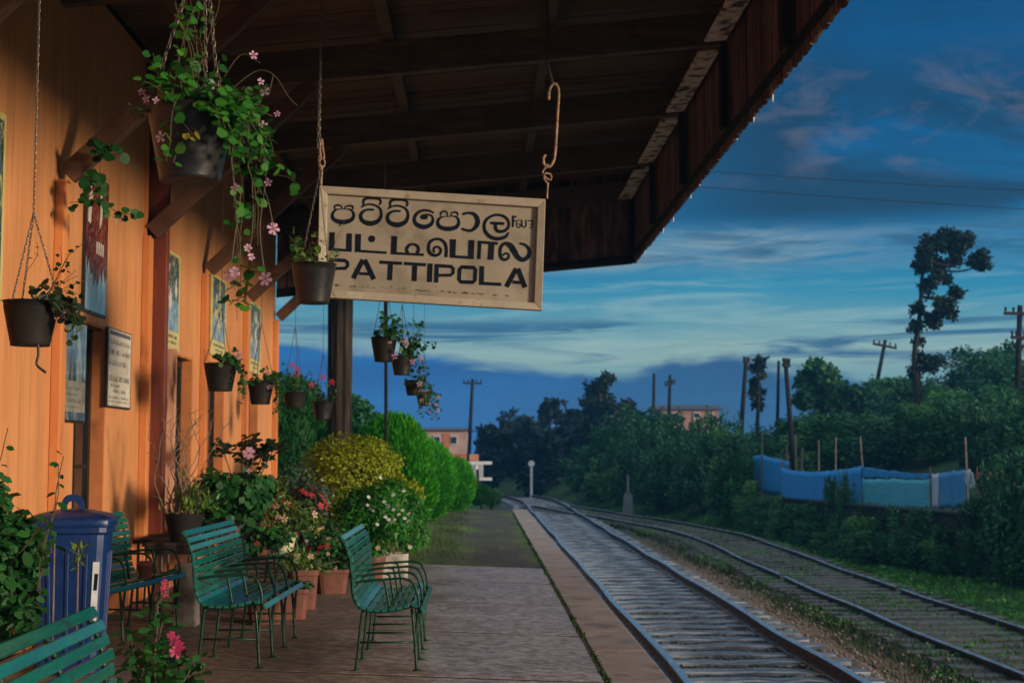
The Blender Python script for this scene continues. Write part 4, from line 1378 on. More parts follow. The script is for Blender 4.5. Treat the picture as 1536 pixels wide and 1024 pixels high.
    B = lambda cv, pts: S(cv, pts, False, False)
    B(c1, [(156, 584, 70), (148, 818, 74)])
    B(c1, [(376, 598, 70), (370, 832, 74)])
    B(c1, [(108, 800, 34), (408, 818, 34)])
    B(c1, [(491, 606, 74), (484, 838, 74)])
    B(c1, [(448, 820, 32), (855, 846, 32)])
    s.poly([L(*c1(662 + 47 * math.cos(a), 668 + 45 * math.sin(a)), .0012) for a in [-k * PI / 10 for k in range(20)]])
    B(c1, [(953, 632, 74), (944, 868, 74)])
    B(c1, [(906, 850, 32), (1330, 872, 34)])
    S(c1, [(1128, 862, 40), (1110, 802, 42), (1138, 752, 36), (1190, 736, 32), (1242, 756, 38), (1262, 805, 42), (1238, 866, 40)], True, False)
    S(c2, [(248, 818, 40), (252, 720, 42), (235, 642, 42), (180, 592, 36), (110, 586, 34), (45, 622, 40), (24, 700, 42), (45, 765, 46), (110, 795, 40), (168, 770, 36), (180, 718, 34), (145, 685, 30), (105, 692, 30), (88, 728, 28), (104, 758, 26)], True, False)
    B(c2, [(338, 588, 78), (332, 825, 72)])
    B(c2, [(574, 598, 76), (566, 838, 74)])
    B(c2, [(298, 806, 36), (602, 826, 36)])
    B(c2, [(682, 608, 44), (668, 842, 44)])
    B(c2, [(832, 636, 74), (818, 850, 76)])
    B(c2, [(655, 622, 36), (912, 642, 38)])
    S(c2, [(1198, 642, 28), (1260, 660, 34), (1312, 720, 44), (1305, 800, 54), (1240, 850, 58), (1170, 820, 64), (1120, 740, 76), (1070, 668, 70), (1000, 642, 44), (950, 690, 42), (940, 770, 40), (960, 830, 42), (1005, 850, 36), (1048, 822, 32), (1048, 782, 28), (1010, 768, 26), (978, 790, 24)])
    s.build('middle_lettering', M['ink'], t)
    s = MB()
    B(c3, [(136, 148, 58), (128, 385, 58)])
    S(c3, [(106, 168, 46), (318, 176, 46), (352, 200, 46), (358, 238, 46), (328, 276, 44), (180, 280, 38)], False, False)
    B(c3, [(428, 406, 62), (552, 166, 62)])
    B(c3, [(572, 166, 62), (692, 418, 62)])
    B(c3, [(500, 343, 38), (640, 350, 38)])
    B(c3, [(764, 197, 42), (1050, 214, 42)])
    B(c3, [(905, 200, 62), (893, 427, 62)])
    B(c3, [(1076, 214, 42), (1358, 232, 42)])
    B(c3, [(1215, 220, 64), (1207, 442, 64)])
    B(c3, [(1412, 214, 64), (1403, 452, 64)])
    B(c4_, [(130, 220, 54), (124, 458, 54)])
    S(c4_, [(106, 240, 44), (318, 254, 44), (342, 282, 42), (338, 338, 42), (310, 364, 42), (140, 366, 36)], False, False)
    S(c4_, [(500, 262, 48), (605, 268, 48), (627, 292, 48), (618, 430, 48), (594, 455, 48), (440, 450, 48), (416, 424, 48), (424, 288, 48), (450, 260, 48), (520, 263, 48)], False, False)
    B(c4_, [(708, 248, 60), (702, 490, 60)])
    B(c4_, [(680, 468, 42), (956, 482, 42)])
    B(c4_, [(1022, 512, 60), (1150, 280, 60)])
    B(c4_, [(1168, 280, 62), (1262, 522, 62)])
    B(c4_, [(1100, 452, 40), (1225, 460, 40)])
    s.build('latin_lettering', M['ink'], t)
    # grime: thin broken line low on the board and fly specks
    mb = MB()
    k = 0
    for i in range(70):
        x = 120 + RNG.random() * 2280
        cv = c3
        y = 500 + (x - 200) * .060 + abs(RNG.normal()) * -10
        w, h = RNG.uniform(6, 34), RNG.uniform(3, 12)
        k += 1
        d = .0006 + k * .000003
        mb.poly([L(*cv(x + w * math.cos(a) * RNG.uniform(.6, 1), y + h * math.sin(a) * RNG.uniform(.6, 1)), d) for a in [-q * PI / 4 for q in range(8)]])
    for i in range(60):
        x, y = RNG.uniform(60, 2700), RNG.uniform(-700, 520)
        y += x * .06
        r = RNG.uniform(2, 7)
        k += 1
        mb.poly([L(*c3(x + r * math.cos(a) * RNG.uniform(.5, 1), y + r * math.sin(a) * RNG.uniform(.6, 1.3)), .0006 + k * .000003) for a in [-q * PI / 3 for q in range(6)]])
    mb.build('grime_specks', M['grime'], t)
    # hangers
    def LP(px, py, dy=0.0):
        p = W(px, py, YS + dy)
        return p - O
    ztop = roof_z(W(824, 0, YS).x)
    top = W(822, 120, YS)
    mb = MB()
    rod = [LP(820.5, 298), LP(821, 285), LP(822, 274)]
    mb.tube(rod, .007, 8)
    loop = curve([LP(822, 276), LP(816, 268, -.01), LP(818, 260, -.02), LP(826, 262, .01), LP(826, 270, .02), LP(818, 266, .01), LP(814, 258), LP(820, 250), LP(822, 246)], 5)
    mb.tube(loop, .007, 8)
    mb.build('hanger_wire', M['rust'], t)
    mb = MB()
    hook = curve([LP(818, 232), LP(815, 238), LP(817, 248), LP(824, 250), LP(830, 242), LP(833, 225), LP(836, 175), LP(838, 140), LP(835, 128), LP(829, 127), LP(824, 136), LP(823, 150)], 6)
    mb.tube(hook, [.011] * len(hook), 10)
    mb.build('hook', M['rust'], t, smooth=True)
    mb = MB()
    p = LP(829.5, 128)
    mb.tube([p + Vector((0, .002, .006)), p + Vector((-.04, .0, .15)), Vector((p.x - .045, p.y, roof_z(p.x + O.x) + .06 - O.z))], .012, 8)
    mb.build('hanger_rod', M['iron'], t)
    mb = MB()
    mb.tube([LP(481.5, 280), LP(482.5, 262), LP(483, 250)], .008, 8)
    lp = curve([LP(483, 252), LP(479, 244, -.01), LP(482, 238), LP(487, 242, .01), LP(485, 250, .01), LP(479, 246), LP(478, 238), LP(480, 232)], 5)
    mb.tube(lp, .007, 8)
    hk = curve([LP(483, 208), LP(481, 214), LP(480, 226), LP(482, 238), LP(486, 236), LP(484, 222), LP(483.5, 210)], 5)
    mb.tube(hk, .008, 8)
    mb.build('left_hook', M['rust'], t)
    a = W(477, 222, YS)
    ch = MB()
    b = W(483, 0, YS)
    d = (b - a).normalized()
    zt = roof_z(b.x) - .01
    b2 = a + d * ((zt - a.z) / d.z)
    chain_links(ch, a - O, b2 - O, .055, .0042, .018)
    ch.build('chain', M['chain'], t)


def chain_links(mb, a, b, L, r, w, n=9, m=5):
    "alternating oval links from a to b"
    a, b = Vector(a), Vector(b)
    D = b - a
    k = max(2, int(round(D.length / (L * .72))))
    d = D.normalized()
    s = d.cross(Vector((.3, 1, .1))).normalized()
    u = d.cross(s)
    for i in range(k):
        c = a + D * ((i + .5) / k)
        x = s if i % 2 else u
        base = len(mb.v)
        y = d.cross(x)
        for j in range(n):
            q = 2 * PI * j / n
            p = c + d * (math.cos(q) * L * .5) + x * (math.sin(q) * w * .5)
            rad = (d * math.cos(q) + x * math.sin(q)).normalized()
            for l in range(m):
                e = 2 * PI * l / m
                mb.v.append(tuple(p + (rad * math.cos(e) + y * math.sin(e)) * r))
        for j in range(n):
            j2 = (j + 1) % n
            for l in range(m):
                l2 = (l + 1) % m
                mb.f.append((base + j * m + l, base + j * m + l2, base + j2 * m + l2, base + j2 * m + l))


station_sign()
# ------------------------------------------------------------------ slatted benches
PROF = curve([(-.118, .885), (-.090, .845), (-.055, .765), (-.036, .665), (-.028, .565), (-.016, .485), (.014, .425), (.065, .398), (.14, .388), (.23, .392), (.31, .408), (.375, .42), (.425, .405), (.442, .372)], 8)
BL = 1.62


def make_bench(name, label):
    t = thing(name, label, 'bench', group='green slatted benches on the platform')
    P = [Vector((p[0], 0, p[1])) for p in PROF]
    cum = [0]
    for a, b in zip(P[:-1], P[1:]): cum.append(cum[-1] + (b - a).length)
    n = 19
    back, seat = MB(), MB()
    for i in range(n):
        s = cum[-1] * (i + .5) / n
        k = max(j for j in range(len(cum)) if cum[j] <= s)
        k = min(k, len(P) - 2)
        f = (s - cum[k]) / (cum[k + 1] - cum[k])
        c = P[k].lerp(P[k + 1], f)
        td = (P[k + 1] - P[k]).normalized()
        nd = Vector((-td.z, 0, td.x))
        w = cum[-1] / n - .011
        mb = back if c.z > .47 else seat
        sag = RNG.normal() * .0018
        mb.obox(c + nd * (.012 + sag) + Vector((0, BL / 2 + RNG.normal() * .003, 0)), td, (0, 1, 0), nd, w, BL, .021)
    back.build('backrest', M['green'], t, bevel=.004)
    seat.build('seat', M['green'], t, bevel=.004)
    for y in (.055, .055 + (BL - .11) / 3, .055 + (BL - .11) * 2 / 3, BL - .055):
        mb = MB()
        path = [(p[0], y, p[1]) for p in PROF[::3]]
        mb.tube(path, .0115, 7)
        mb.build('support_rib', M['greeniron'], t, smooth=True)
        mb = MB()
        mb.tube(curve([(.0, y, .0), (.018, y, .15), (.032, y, .30), (.045, y, .392)], 4), .0105, 7)
        mb.box(-.035, .03, y - .012, y + .012, -.002, .006)
        mb.build('leg', M['greeniron'], t, smooth=True)
        mb = MB()
        mb.tube(curve([(.405, y, .0), (.398, y, .12), (.388, y, .26), (.372, y, .405)], 4), .0105, 7)
        mb.box(.38, .455, y - .012, y + .012, -.002, .006)
        mb.build('leg', M['greeniron'], t, smooth=True)
        mb = MB()
        mb.tube([(.02, y, .185), (.395, y, .185)], .0075, 6)
        mb.build('stretcher', M['greeniron'], t, smooth=True)
        mb = MB()
        arm = curve([(-.025, y, .575), (.08, y, .592), (.22, y, .602), (.315, y, .605), (.375, y, .578), (.41, y, .50), (.418, y, .41), (.405, y, .30), (.402, y, .20), (.392, y, .12)], 6)
        mb.tube(arm, .0095, 7)
        mb.tube(curve([(.15, y, .598), (.185, y, .588), (.20, y, .54), (.225, y, .40)], 5), .0095, 7)
        mb.build('armrest', M['greeniron'], t, smooth=True)
    return t


def place(o, x, y, rz=0, z=None):
    o.location = (x, y, floor_z(x) if z is None else z)
    o.rotation_euler = (math.atan(0) * 0, math.atan(.038) * 0, rz)


bench = make_bench('bench', 'green slatted bench at the right, nearest the tracks, seen from its end')
place(bench, -.825, 9.56)
b1 = copy_tree(bench)
b1['label'] = 'green slatted bench in the middle, turned towards the tracks beside the dark table'
place(b1, -1.85, 9.44, math.radians(-1.5))
b0 = copy_tree(bench)
b0['label'] = 'nearest green slatted bench, only its backrest showing in the bottom left corner'
place(b0, -1.235, 3.42, math.radians(.5))
b3 = copy_tree(bench)
b3['label'] = 'green slatted bench behind the blue bin, close to the orange wall'
place(b3, -3.04, 9.86, math.radians(-10))
b4 = copy_tree(bench)
b4['label'] = 'green slatted bench half hidden among flower pots, farthest along the wall'
place(b4, -2.3, 13.45, math.radians(-2))


# ------------------------------------------------------------------ blue bin
def blue_bin():
    x, y = -2.60, 9.2
    z0 = floor_z(x)
    t = thing('waste_bin', 'tapered dark blue plastic waste bin with domed lid and loop handle', 'waste bin', (x, y, z0), math.radians(9))
    t.scale = (.96, .96, 1.04)
    mb = MB()
    n = 48
    mb.lathe([(.195, 0), (.20, .01), (.245, .80), (.246, .835), (.262, .84), (.262, .90)], n=n, sup=9)
    mb.build('body', M['bluebin'], t, bevel=.006, smooth=False)
    ribs = MB()
    for sx, sy in ((0, -1), (1, 0), (0, 1), (-1, 0)):
        for k in (-.12, .0, .12):
            lo, hi = .203, .2435
            if sy:
                a, b = (k * .85, sy * lo, .06), (k, sy * (hi - .004), .72)
            else:
                a, b = (sx * lo, k * .85, .06), (sx * (hi - .004), k, .72)
            ribs.beam(a, b, .022, .022, up=(sx, sy, 0.05))
    ribs.build('ribs', M['bluebin'], t, bevel=.004)
    mb = MB()
    mb.lathe([(.270, .875), (.274, .882), (.274, .915), (.268, .928), (.22, .95), (.12, .972), (.0005, .980)], n=n, sup=9)
    lid = mb.build('lid', M['bluebin'], t, smooth=True, bevel=.004)
    mb = MB()
    arc = curve([(-.082, 0, .955), (-.070, 0, 1.02), (-.045, 0, 1.058), (0, 0, 1.068), (.045, 0, 1.058), (.070, 0, 1.02), (.082, 0, .955)], 5)
    for i in range(len(arc) - 1):
        a, b = Vector(arc[i]), Vector(arc[i + 1])
        q = .56
        a2, b2 = Vector((a.x * q, 0, .955 + (a.z - .955) * q * 1.1)), Vector((b.x * q, 0, .955 + (b.z - .955) * q * 1.1))
        mb.hexa([(a2.x, -.017, a2.z), (b2.x, -.017, b2.z), (b2.x, .017, b2.z), (a2.x, .017, a2.z), (a.x, -.017, a.z), (b.x, -.017, b.z), (b.x, .017, b.z), (a.x, .017, a.z)])
    mb.build('handle', M['bluebin'], lid)
    # label strip near the right corner
    mb = MB()
    def P(u, v):     # u across, v up on the front face, front plane leans with the taper
        r = .2 + (.0455 * v / .8)
        return Vector((u, -r - .006, v))
    mb.poly([P(.150, .32), P(.190, .32), P(.205, .67), P(.163, .67)])
    st = mb.build('sticker', M['sticker'], t)
    for v0, v1, u0, u1 in ((.50, .60, .168, .190), (.34, .345, .158, .182), (.36, .365, .158, .182), (.38, .385, .158, .182), (.40, .405, .160, .184)):
        mb = MB()
        q = [P(u0, v0), P(u1, v0), P(u1 + .008 * (v1 > .5), v1), P(u0 + .006 * (v1 > .5), v1)]
        mb.poly([p + Vector((0, -.001, 0)) for p in q])
        mb.build('print', M['ink'], st)


blue_bin()


# ------------------------------------------------------------------ pots, hanging baskets and plants
def pot_mesh(kind, r, h):
    mb = MB()
    if kind == 'bucket':
        k = .70
        mb.lathe([(r * k, 0), (r * k * 1.01, .01), (r * .955, h * .80), (r * .965, h * .815), (r * .985, h * .985), (r * 1.03, h * .985), (r * 1.03, h), (r * .94, h), (r * .93, h * .9), (.001, h * .9)], n=36)
    elif kind == 'terra':
        k = .66
        mb.lathe([(r * k, 0), (r * .90, h * .74), (r * .99, h * .745), (r * 1.0, h * .985), (r * .985, h), (r * .88, h), (r * .86, h * .9), (.001, h * .9)], n=32)
    elif kind == 'square':
        k = .80
        mb.lathe([(r * k, 0), (r * .97, h * .85), (r * 1.03, h * .86), (r * 1.03, h), (r * .93, h), (r * .92, h * .9), (.001, h * .9)], n=32, sup=7, rot=.25)
    elif kind == 'box':
        mb.lathe([(r * .96, 0), (r, h * .97), (r, h), (r * .88, h), (r * .88, h * .92), (.001, h * .92)], n=32, sup=12, rot=.1)
    return mb


def blossom(mb_c, n_dir, r, k=5):
    "centres, normals, tangents and sizes for one open flower"
    n_dir = Vector(n_dir).normalized()
    a = n_dir.cross(Vector((.2, .1, 1))).normalized()
    b = n_dir.cross(a)
    C, N, T, S = [], [], [], []
    for i in range(k):
        q = 2 * PI * i / k + RNG.normal() * .12
        d = a * math.cos(q) + b * math.sin(q)
        C.append(tuple(Vector(mb_c) + d * r * .08))
        N.append(tuple(n_dir + d * .15))
        T.append(tuple(d + n_dir * .25))
        S.append(r)
    return C, N, T, S


def flower(parent, c, nd, r, mat, k=5, name='flower'):
    C, N, T, S = blossom((0, 0, 0), nd, r, k)
    o = leaves(name, mat, parent, C, N, np.array(S), 'petal', T)
    o.location = c
    return o


def vine(mb, L, start, dirn, length, droop=.6, step=.028, size=(.03, .045), wig=.35, r=.0022, leafy=1.0, grow=0.0):
    "a stem wandering from start; appends leaf placements to L (C, N, T, S)"
    p = Vector(start)
    d = Vector(dirn).normalized()
    pts = [p.copy()]
    n = max(3, int(length / step))
    for i in range(n):
        d = (d + Vector((RNG.normal() * wig, RNG.normal() * wig, RNG.normal() * wig * .5)) * .5 + Vector((0, 0, -droop * .35)) + Vector((0, 0, grow * .2))).normalized()
        p = p + d * step
        pts.append(p.copy())
        if RNG.random() < leafy:
            side = Vector((RNG.normal(), RNG.normal(), RNG.normal() * .6))
            side = (side - d * side.dot(d)).normalized()
            q = p + side * .012
            L[0].append(tuple(q))
            L[1].append(tuple(Vector((RNG.normal() * .5 + .25, RNG.normal() * .5 - .55, .75 + RNG.normal() * .35))))
            L[2].append(tuple(side + Vector((0, 0, -.35))))
            L[3].append(RNG.uniform(*size) * (1 - .35 * i / n))
    mb.tube(pts, [r * (1 - .5 * i / len(pts)) for i in range(len(pts))], 5)
    return pts


def newL(): return [[], [], [], []]


def hang_pot(px, py_rim, Y, r, h, label, mat, apex=.55, seed=1, dpx=0, strands=3, thin=False, plant=None, apex_dx=0.0, top=True, chain_L=.034):
    "bucket hung by chains; (px, py_rim) is where its rim centre stands in the view"
    global RNG
    RNG = np.random.default_rng(seed)
    c = W(px, py_rim, Y)
    base = Vector((c.x, c.y, c.z - h))
    t = thing('hanging_pot', label, 'hanging plant', base, 0, 'pots hanging along the platform')
    mb = pot_mesh('bucket', r, h)
    mb.build('pot', mat, t, smooth=True, bevel=0).data.polygons.foreach_set('use_smooth', [len(p.vertices) == 4 for p in t.children[0].data.polygons])
    mb = MB()
    mb.lathe([(r * .9, h * .905), (r * .5, h * .935), (.001, h * .945)], n=16)
    mb.build('soil', M['soil'], t, smooth=True)
    ap = Vector((apex_dx, 0, h + apex))
    ztop = roof_z(c.x) - base.z
    for k in range(strands):
        a = 2 * PI * k / strands + .5 + seed
        q = Vector((math.cos(a) * r, math.sin(a) * r, h * .985))
        m = MB()
        if thin: m.tube([q, ap], .003, 5)
        else: chain_links(m, q, ap, chain_L, .0018, chain_L * .35)
        m.build('chain', M['chain'] if not thin else M['iron'], t)
    if top:
        m = MB()
        if thin: m.tube([ap, (ap.x, 0, ztop)], .003, 5)
        else: chain_links(m, ap, (ap.x, 0, ztop), chain_L * 1.1, .0019, chain_L * .38)
        m.build('chain', M['chain'] if not thin else M['iron'], t)
    if plant: plant(t, r, h)
    return t


def finish(t, mb, L, mat, tpl='round', extra=None):
    mb.build('stems', M['stem'], t)
    leaves('foliage', mat, t, L[0], L[1], np.array(L[3]), tpl, L[2])


# big pot, upper left
def plant_big(t, r, h):
    mb, L, Y_ = MB(), newL(), newL()
    # mound over the rim, heavier on the right; climbers up the chains; long trails
    for i in range(26):
        a = RNG.uniform(-2.4, .9)
        vine(mb, L, (math.cos(a) * r * .6, math.sin(a) * r * .6, h * .95), (math.cos(a) * .5 + .3, math.sin(a) * .4, .8), RNG.uniform(.14, .26), .45, size=(.030, .050))
    for i in range(26):
        a = RNG.uniform(-1.3, .5)
        vine(mb, L, (math.cos(a) * r * .9, math.sin(a) * r * .9, h), (1.0, math.sin(a) * .5, .35), RNG.uniform(.16, .34), 1.0, size=(.030, .048))
    for i in range(8):
        vine(mb, L, (RNG.uniform(-.02, .05), RNG.uniform(-.06, .02), h), (RNG.uniform(-.1, .12), 0, 1), RNG.uniform(.30, .50), -.3, size=(.028, .046), wig=.25, leafy=.7)
    for i in range(3):
        vine(mb, L, (-r * .62, -.05, h), (-.1, -.1, 1), RNG.uniform(.16, .24), -.1, size=(.03, .045), wig=.3)
    # trail down the front of the pot
    vine(mb, L, (-.02, -r * .98, h), (-.05, -.6, -.3), .26, 1.2, step=.024, size=(.028, .042), wig=.2)
    vine(mb, L, (.0, -r * .9, h * .45), (-.3, -.1, -.5), .10, .8, size=(.028, .042))
    vine(mb, Y_, (.0, -r * .93, h * .7), (.3, -.1, -.4), .09, .6, size=(.024, .034))
    # long trails on the right
    ends = []
    for dx, ln in ((.27, .30), (.24, .42), (.19, .36), (.28, .50), (.14, .30), (.21, .62), (.17, .74), (.19, .66)):
        s = (dx * .75, RNG.uniform(-.08, .02), h * .92)
        p = vine(mb, L, s, (.25, 0, -.7), ln, 1.3, size=(.026, .042), wig=.28, leafy=.30 if ln < .6 else .22)
        ends.append(p[-1])
    for s, ln in (((.24, -.03, -.04), .10), ((.23, -.05, -.12), .12), ((.29, -.02, .02), .14), ((.185, -.04, -.30), .14), ((.22, -.03, -.34), .16), ((.16, -.05, -.42), .10), ((.2, 0, -.40), .10)):
        vine(mb, L, s, (RNG.normal(), RNG.normal() * .4, .1), ln, .6, size=(.030, .046), wig=.5)
    for i in range(5):
        vine(mb, L, (-r * .6, -.03, h * .97), (-1, -.2, .35), RNG.uniform(.10, .16), .5, size=(.012, .022), leafy=.6)
    mb.tube(curve([(.12, 0, h + .06), (.22, 0, h + .14), (.285, 0, h + .13), (.34, 0, h + .05), (.37, 0, h + .02)], 4), .0016, 5)
    mb.tube(curve([(.1, 0, h + .1), (.17, 0, h + .20), (.24, 0, h + .17)], 4), .0014, 5)
    mb.tube(curve([(.285, 0, h + .13), (.27, 0, h + .06)], 3), .0014, 5)
    finish(t, mb, L, M['l_ivy'])
    leaves('yellow_leaves', M['l_yel'], t, Y_[0] + [(-.085, -.09, h + .075), (-.082, -.095, h + .05), (.125, -.1, h - .03), (.15, -.1, h + .01), (.175, -.08, h - .10), (.01, -.14, h * .55)], Y_[1] + [(.1, -1, .3)] * 6, np.array(Y_[3] + [.036, .038, .026, .028, .024, .024]), 'round', Y_[2] + [(.3, 0, -1)] * 6)
    for x, y, z, s in ((-.135, -.1, h + .015, .022), (-.095, -.12, h + .005, .018), (-.075, -.13, .13, .030), (.185, -.06, .23, .026), (.255, 0, h + .07, .026), (.245, -.02, h + .1, .018), (.215, 0, h + .2, .022), (.255, -.02, h - .055, .022), (.275, -.02, -.005, .020), (.165, -.05, -.03, .022), (.30, 0, h - .01, .016), (-.16, -.06, h + .05, .018)):
        flower(t, (x, y, z), (RNG.normal() * .4 + .2, -1, .1), s * .72, M['f_pink'])
    for px, py, s in ((345, 412, .034), (352, 408, .026), (398, 418, .034), (410, 343, .030), (377, 385, .018), (372, 372, .02)):
        p = W(px, py, 4.93) - t.location
        flower(t, p, (RNG.normal() * .3, -1, .15), s * .74, M['f_pink'], 6)
    mb = MB()
    for a, b in (((365, 262), (345, 410)), ((378, 270), (374, 385)), ((398, 275), (398, 416)), ((392, 270), (410, 341))):
        p, q = W(*a, 4.93) - t.location, W(*b, 4.93) - t.location
        m = (p + q) / 2 + Vector((RNG.normal() * .01, RNG.normal() * .01, 0))
        mb.tube(curve([p, m, q], 4), .0014, 4)
    mb.build('trailing_stems', M['drystem'], t)


hang_pot(287, 166, 4.93, .148, .252, 'large black hanging pot with lush trailing ivy geranium, upper left', M['potblack'], apex=.62, seed=3, plant=plant_big, apex_dx=.035)


# pot hung in front of the sign
def plant_front(t, r, h):
    mb, L = MB(), newL()
    for i in range(9):
        a = RNG.uniform(2.2, 5.2)
        vine(mb, L, (math.cos(a) * r * .5, math.sin(a) * r * .5, h * .93), (math.cos(a) * .3, 0, 1), RNG.uniform(.12, .3), .1, size=(.03, .055), leafy=.8)
    for i in range(12):
        a = RNG.uniform(0, 6.3)
        vine(mb, L, (math.cos(a) * r * .75, math.sin(a) * r * .75, h * .93), (math.cos(a) * .3, math.sin(a) * .3, 1), RNG.uniform(.05, .12), .2, size=(.025, .04))
    vine(mb, L, (.09, -.05, h), (.35, 0, 1), .34, -.1, size=(.02, .03), leafy=.25, wig=.2)
    finish(t, mb, L, M['l_lime'])
    leaves('dark_leaves', M['l_ger'], t, *[np.array(v) for v in (lambda q: (q[0], q[1], q[2]))([[(-.12 + RNG.normal() * .03, RNG.normal() * .05, h + .12 + RNG.normal() * .06) for _ in range(16)], RNG.normal(size=(16, 3)) + (0, -.8, .5), np.full(16, .055)])], 'round')


hang_pot(471, 396, 9.72, .152, .272, 'dark hanging pot in front of the left end of the name board', M['potblack'], apex=.62, seed=5, plant=plant_front, apex_dx=.03, strands=2, chain_L=.036)


# dark pot at far left
def plant_left(t, r, h):
    mb, L = MB(), newL()
    for i in range(14):
        a = RNG.uniform(-1.6, 1.6)
        vine(mb, L, (math.cos(a) * r * .6, math.sin(a) * r * .6, h * .93), (math.cos(a), math.sin(a) * .5, .9), RNG.uniform(.12, .24), .9, size=(.03, .05))
    for i in range(9):
        vine(mb, L, (r * .8, RNG.normal() * .05, h), (1, 0, .2), RNG.uniform(.14, .30), 1.2, size=(.03, .05))
    for i in range(6):
        vine(mb, L, (r * .5, RNG.normal() * .05, h), (RNG.uniform(.2, 1), 0, 1), RNG.uniform(.2, .36), -.1, size=(.018, .03), leafy=.5, wig=.35)
    vine(mb, L, (-r, 0, h), (-.5, 0, .4), .15, .4, size=(.03, .05))
    vine(mb, L, (-r * .2, -.05, h), (.1, 0, 1), .3, -.2, size=(.02, .04), leafy=.3)
    finish(t, mb, L, M['l_dark'])
    mb = MB()
    mb.tube(curve([(.06, -.08, -.0), (.065, -.09, -.05), (.06, -.09, -.09), (.10, -.09, -.125)], 4), .006, 5)
    mb.build('hanging_scrap', M['iron'], t)
    flower(t, (.145, -.06, h - .06), (.2, -1, .2), .03, M['f_pink'])
    flower(t, (.125, -.07, h - .03), (.1, -1, .3), .02, M['f_peach'])


hang_pot(47, 452, 6.4, .122, .20, 'dark round hanging pot near the left edge with sparse dark trailing plant', M['potdark'], apex=.40, seed=8, plant=plant_left, chain_L=.026)


def plant_small(t, r, h):
    mb, L = MB(), newL()
    for i in range(9):
        a = RNG.uniform(-1.8, 1.8)
        vine(mb, L, (math.cos(a) * r * .6, math.sin(a) * r * .6, h * .93), (math.cos(a) * .6, math.sin(a) * .5, .9), RNG.uniform(.12, .26), .6, size=(.035, .06))
    for i in range(7):
        vine(mb, L, (r * .85, RNG.normal() * .05, h), (1, -.2, .2), RNG.uniform(.25, .5), 1.3, size=(.03, .05), leafy=.7)
    finish(t, mb, L, M['l_ger'])
    for k in range(2): flower(t, (r + RNG.normal() * .05, -.1, h + RNG.uniform(-.2, .1)), (0, -1, .2), .03, M['f_pink'])


hang_pot(331, 545, 12.9, .15, .25, 'dark hanging pot by the third wall pilaster, seen against the orange wall', M['potdark'], apex=.5, seed=11, plant=plant_small, thin=True)
hang_pot(391, 571, 14.6, .135, .24, 'dark hanging pot by the last wall window, trailing down the pale corner', M['potdark'], apex=.6, seed=12, plant=plant_small, thin=True)


def plant_dry(t, r, h):
    mb, L = MB(), newL()
    for i in range(9):
        vine(mb, L, (RNG.normal() * r * .3, 0, h * .9), (RNG.normal() * .4, 0, 1), RNG.uniform(.2, .5), -.1, size=(.04, .06), leafy=.5, wig=.3)
    finish(t, mb, L, M['l_ger'])
    for k in range(3): flower(t, (RNG.normal() * .1, -.1, h + RNG.uniform(.2, .5)), (0, -1, .2), .04, M['f_red'])


hang_pot(442, 588, 18.4, .15, .20, 'small pale pot hanging before the dark hedge with red blooms', M['potdark'], apex=.85, seed=13, plant=plant_dry, thin=True)
hang_pot(484, 602, 17.6, .13, .22, 'dark pot hanging left of the thick timber pole', M['potblack'], apex=.6, seed=14, plant=plant_dry, thin=True)


def plant_row(n_up, n_tr, up, tr):
    def f(t, r, h):
        mb, L = MB(), newL()
        for i in range(n_up):
            vine(mb, L, (RNG.normal() * r * .4 + r * .3, 0, h * .93), (RNG.uniform(-.2, .8), 0, 1), RNG.uniform(.5, 1) * up, .15, size=(.035, .065))
        for i in range(n_tr):
            a = RNG.uniform(-1.2, 1.6)
            vine(mb, L, (math.cos(a) * r, math.sin(a) * r, h), (math.cos(a) * .7, math.sin(a) * .4, .2), RNG.uniform(.5, 1) * tr, 1.2, size=(.03, .055), leafy=.75)
        finish(t, mb, L, M['l_ger'])
        for k in range(4): flower(t, (r + RNG.normal() * .08, -.1, RNG.uniform(-.1, h)), (0, -1, .2), .03, M['f_pink'])
    return f


hang_pot(576, 506, 13.1, .120, .225, 'grey bucket pot, nearest of the row hanging below the name board', M['potdark'], apex=.55, seed=21, plant=plant_row(9, 2, .42, .3), thin=True)
hang_pot(603, 534, 15.0, .120, .20, 'second dark pot in the row below the name board, leafy', M['potblack'], apex=.55, seed=22, plant=plant_row(9, 4, .50, .4), thin=True)
hang_pot(620, 570, 18.6, .118, .20, 'third dark pot in the row below the name board with trailing stems', M['potdark'], apex=.55, seed=23, plant=plant_row(3, 8, .25, .6), thin=True)
hang_pot(636, 587, 20.8, .118, .21, 'farthest small pot in the row below the name board', M['potdark'], apex=.55, seed=24, plant=plant_row(3, 4, .2, .5), thin=True)


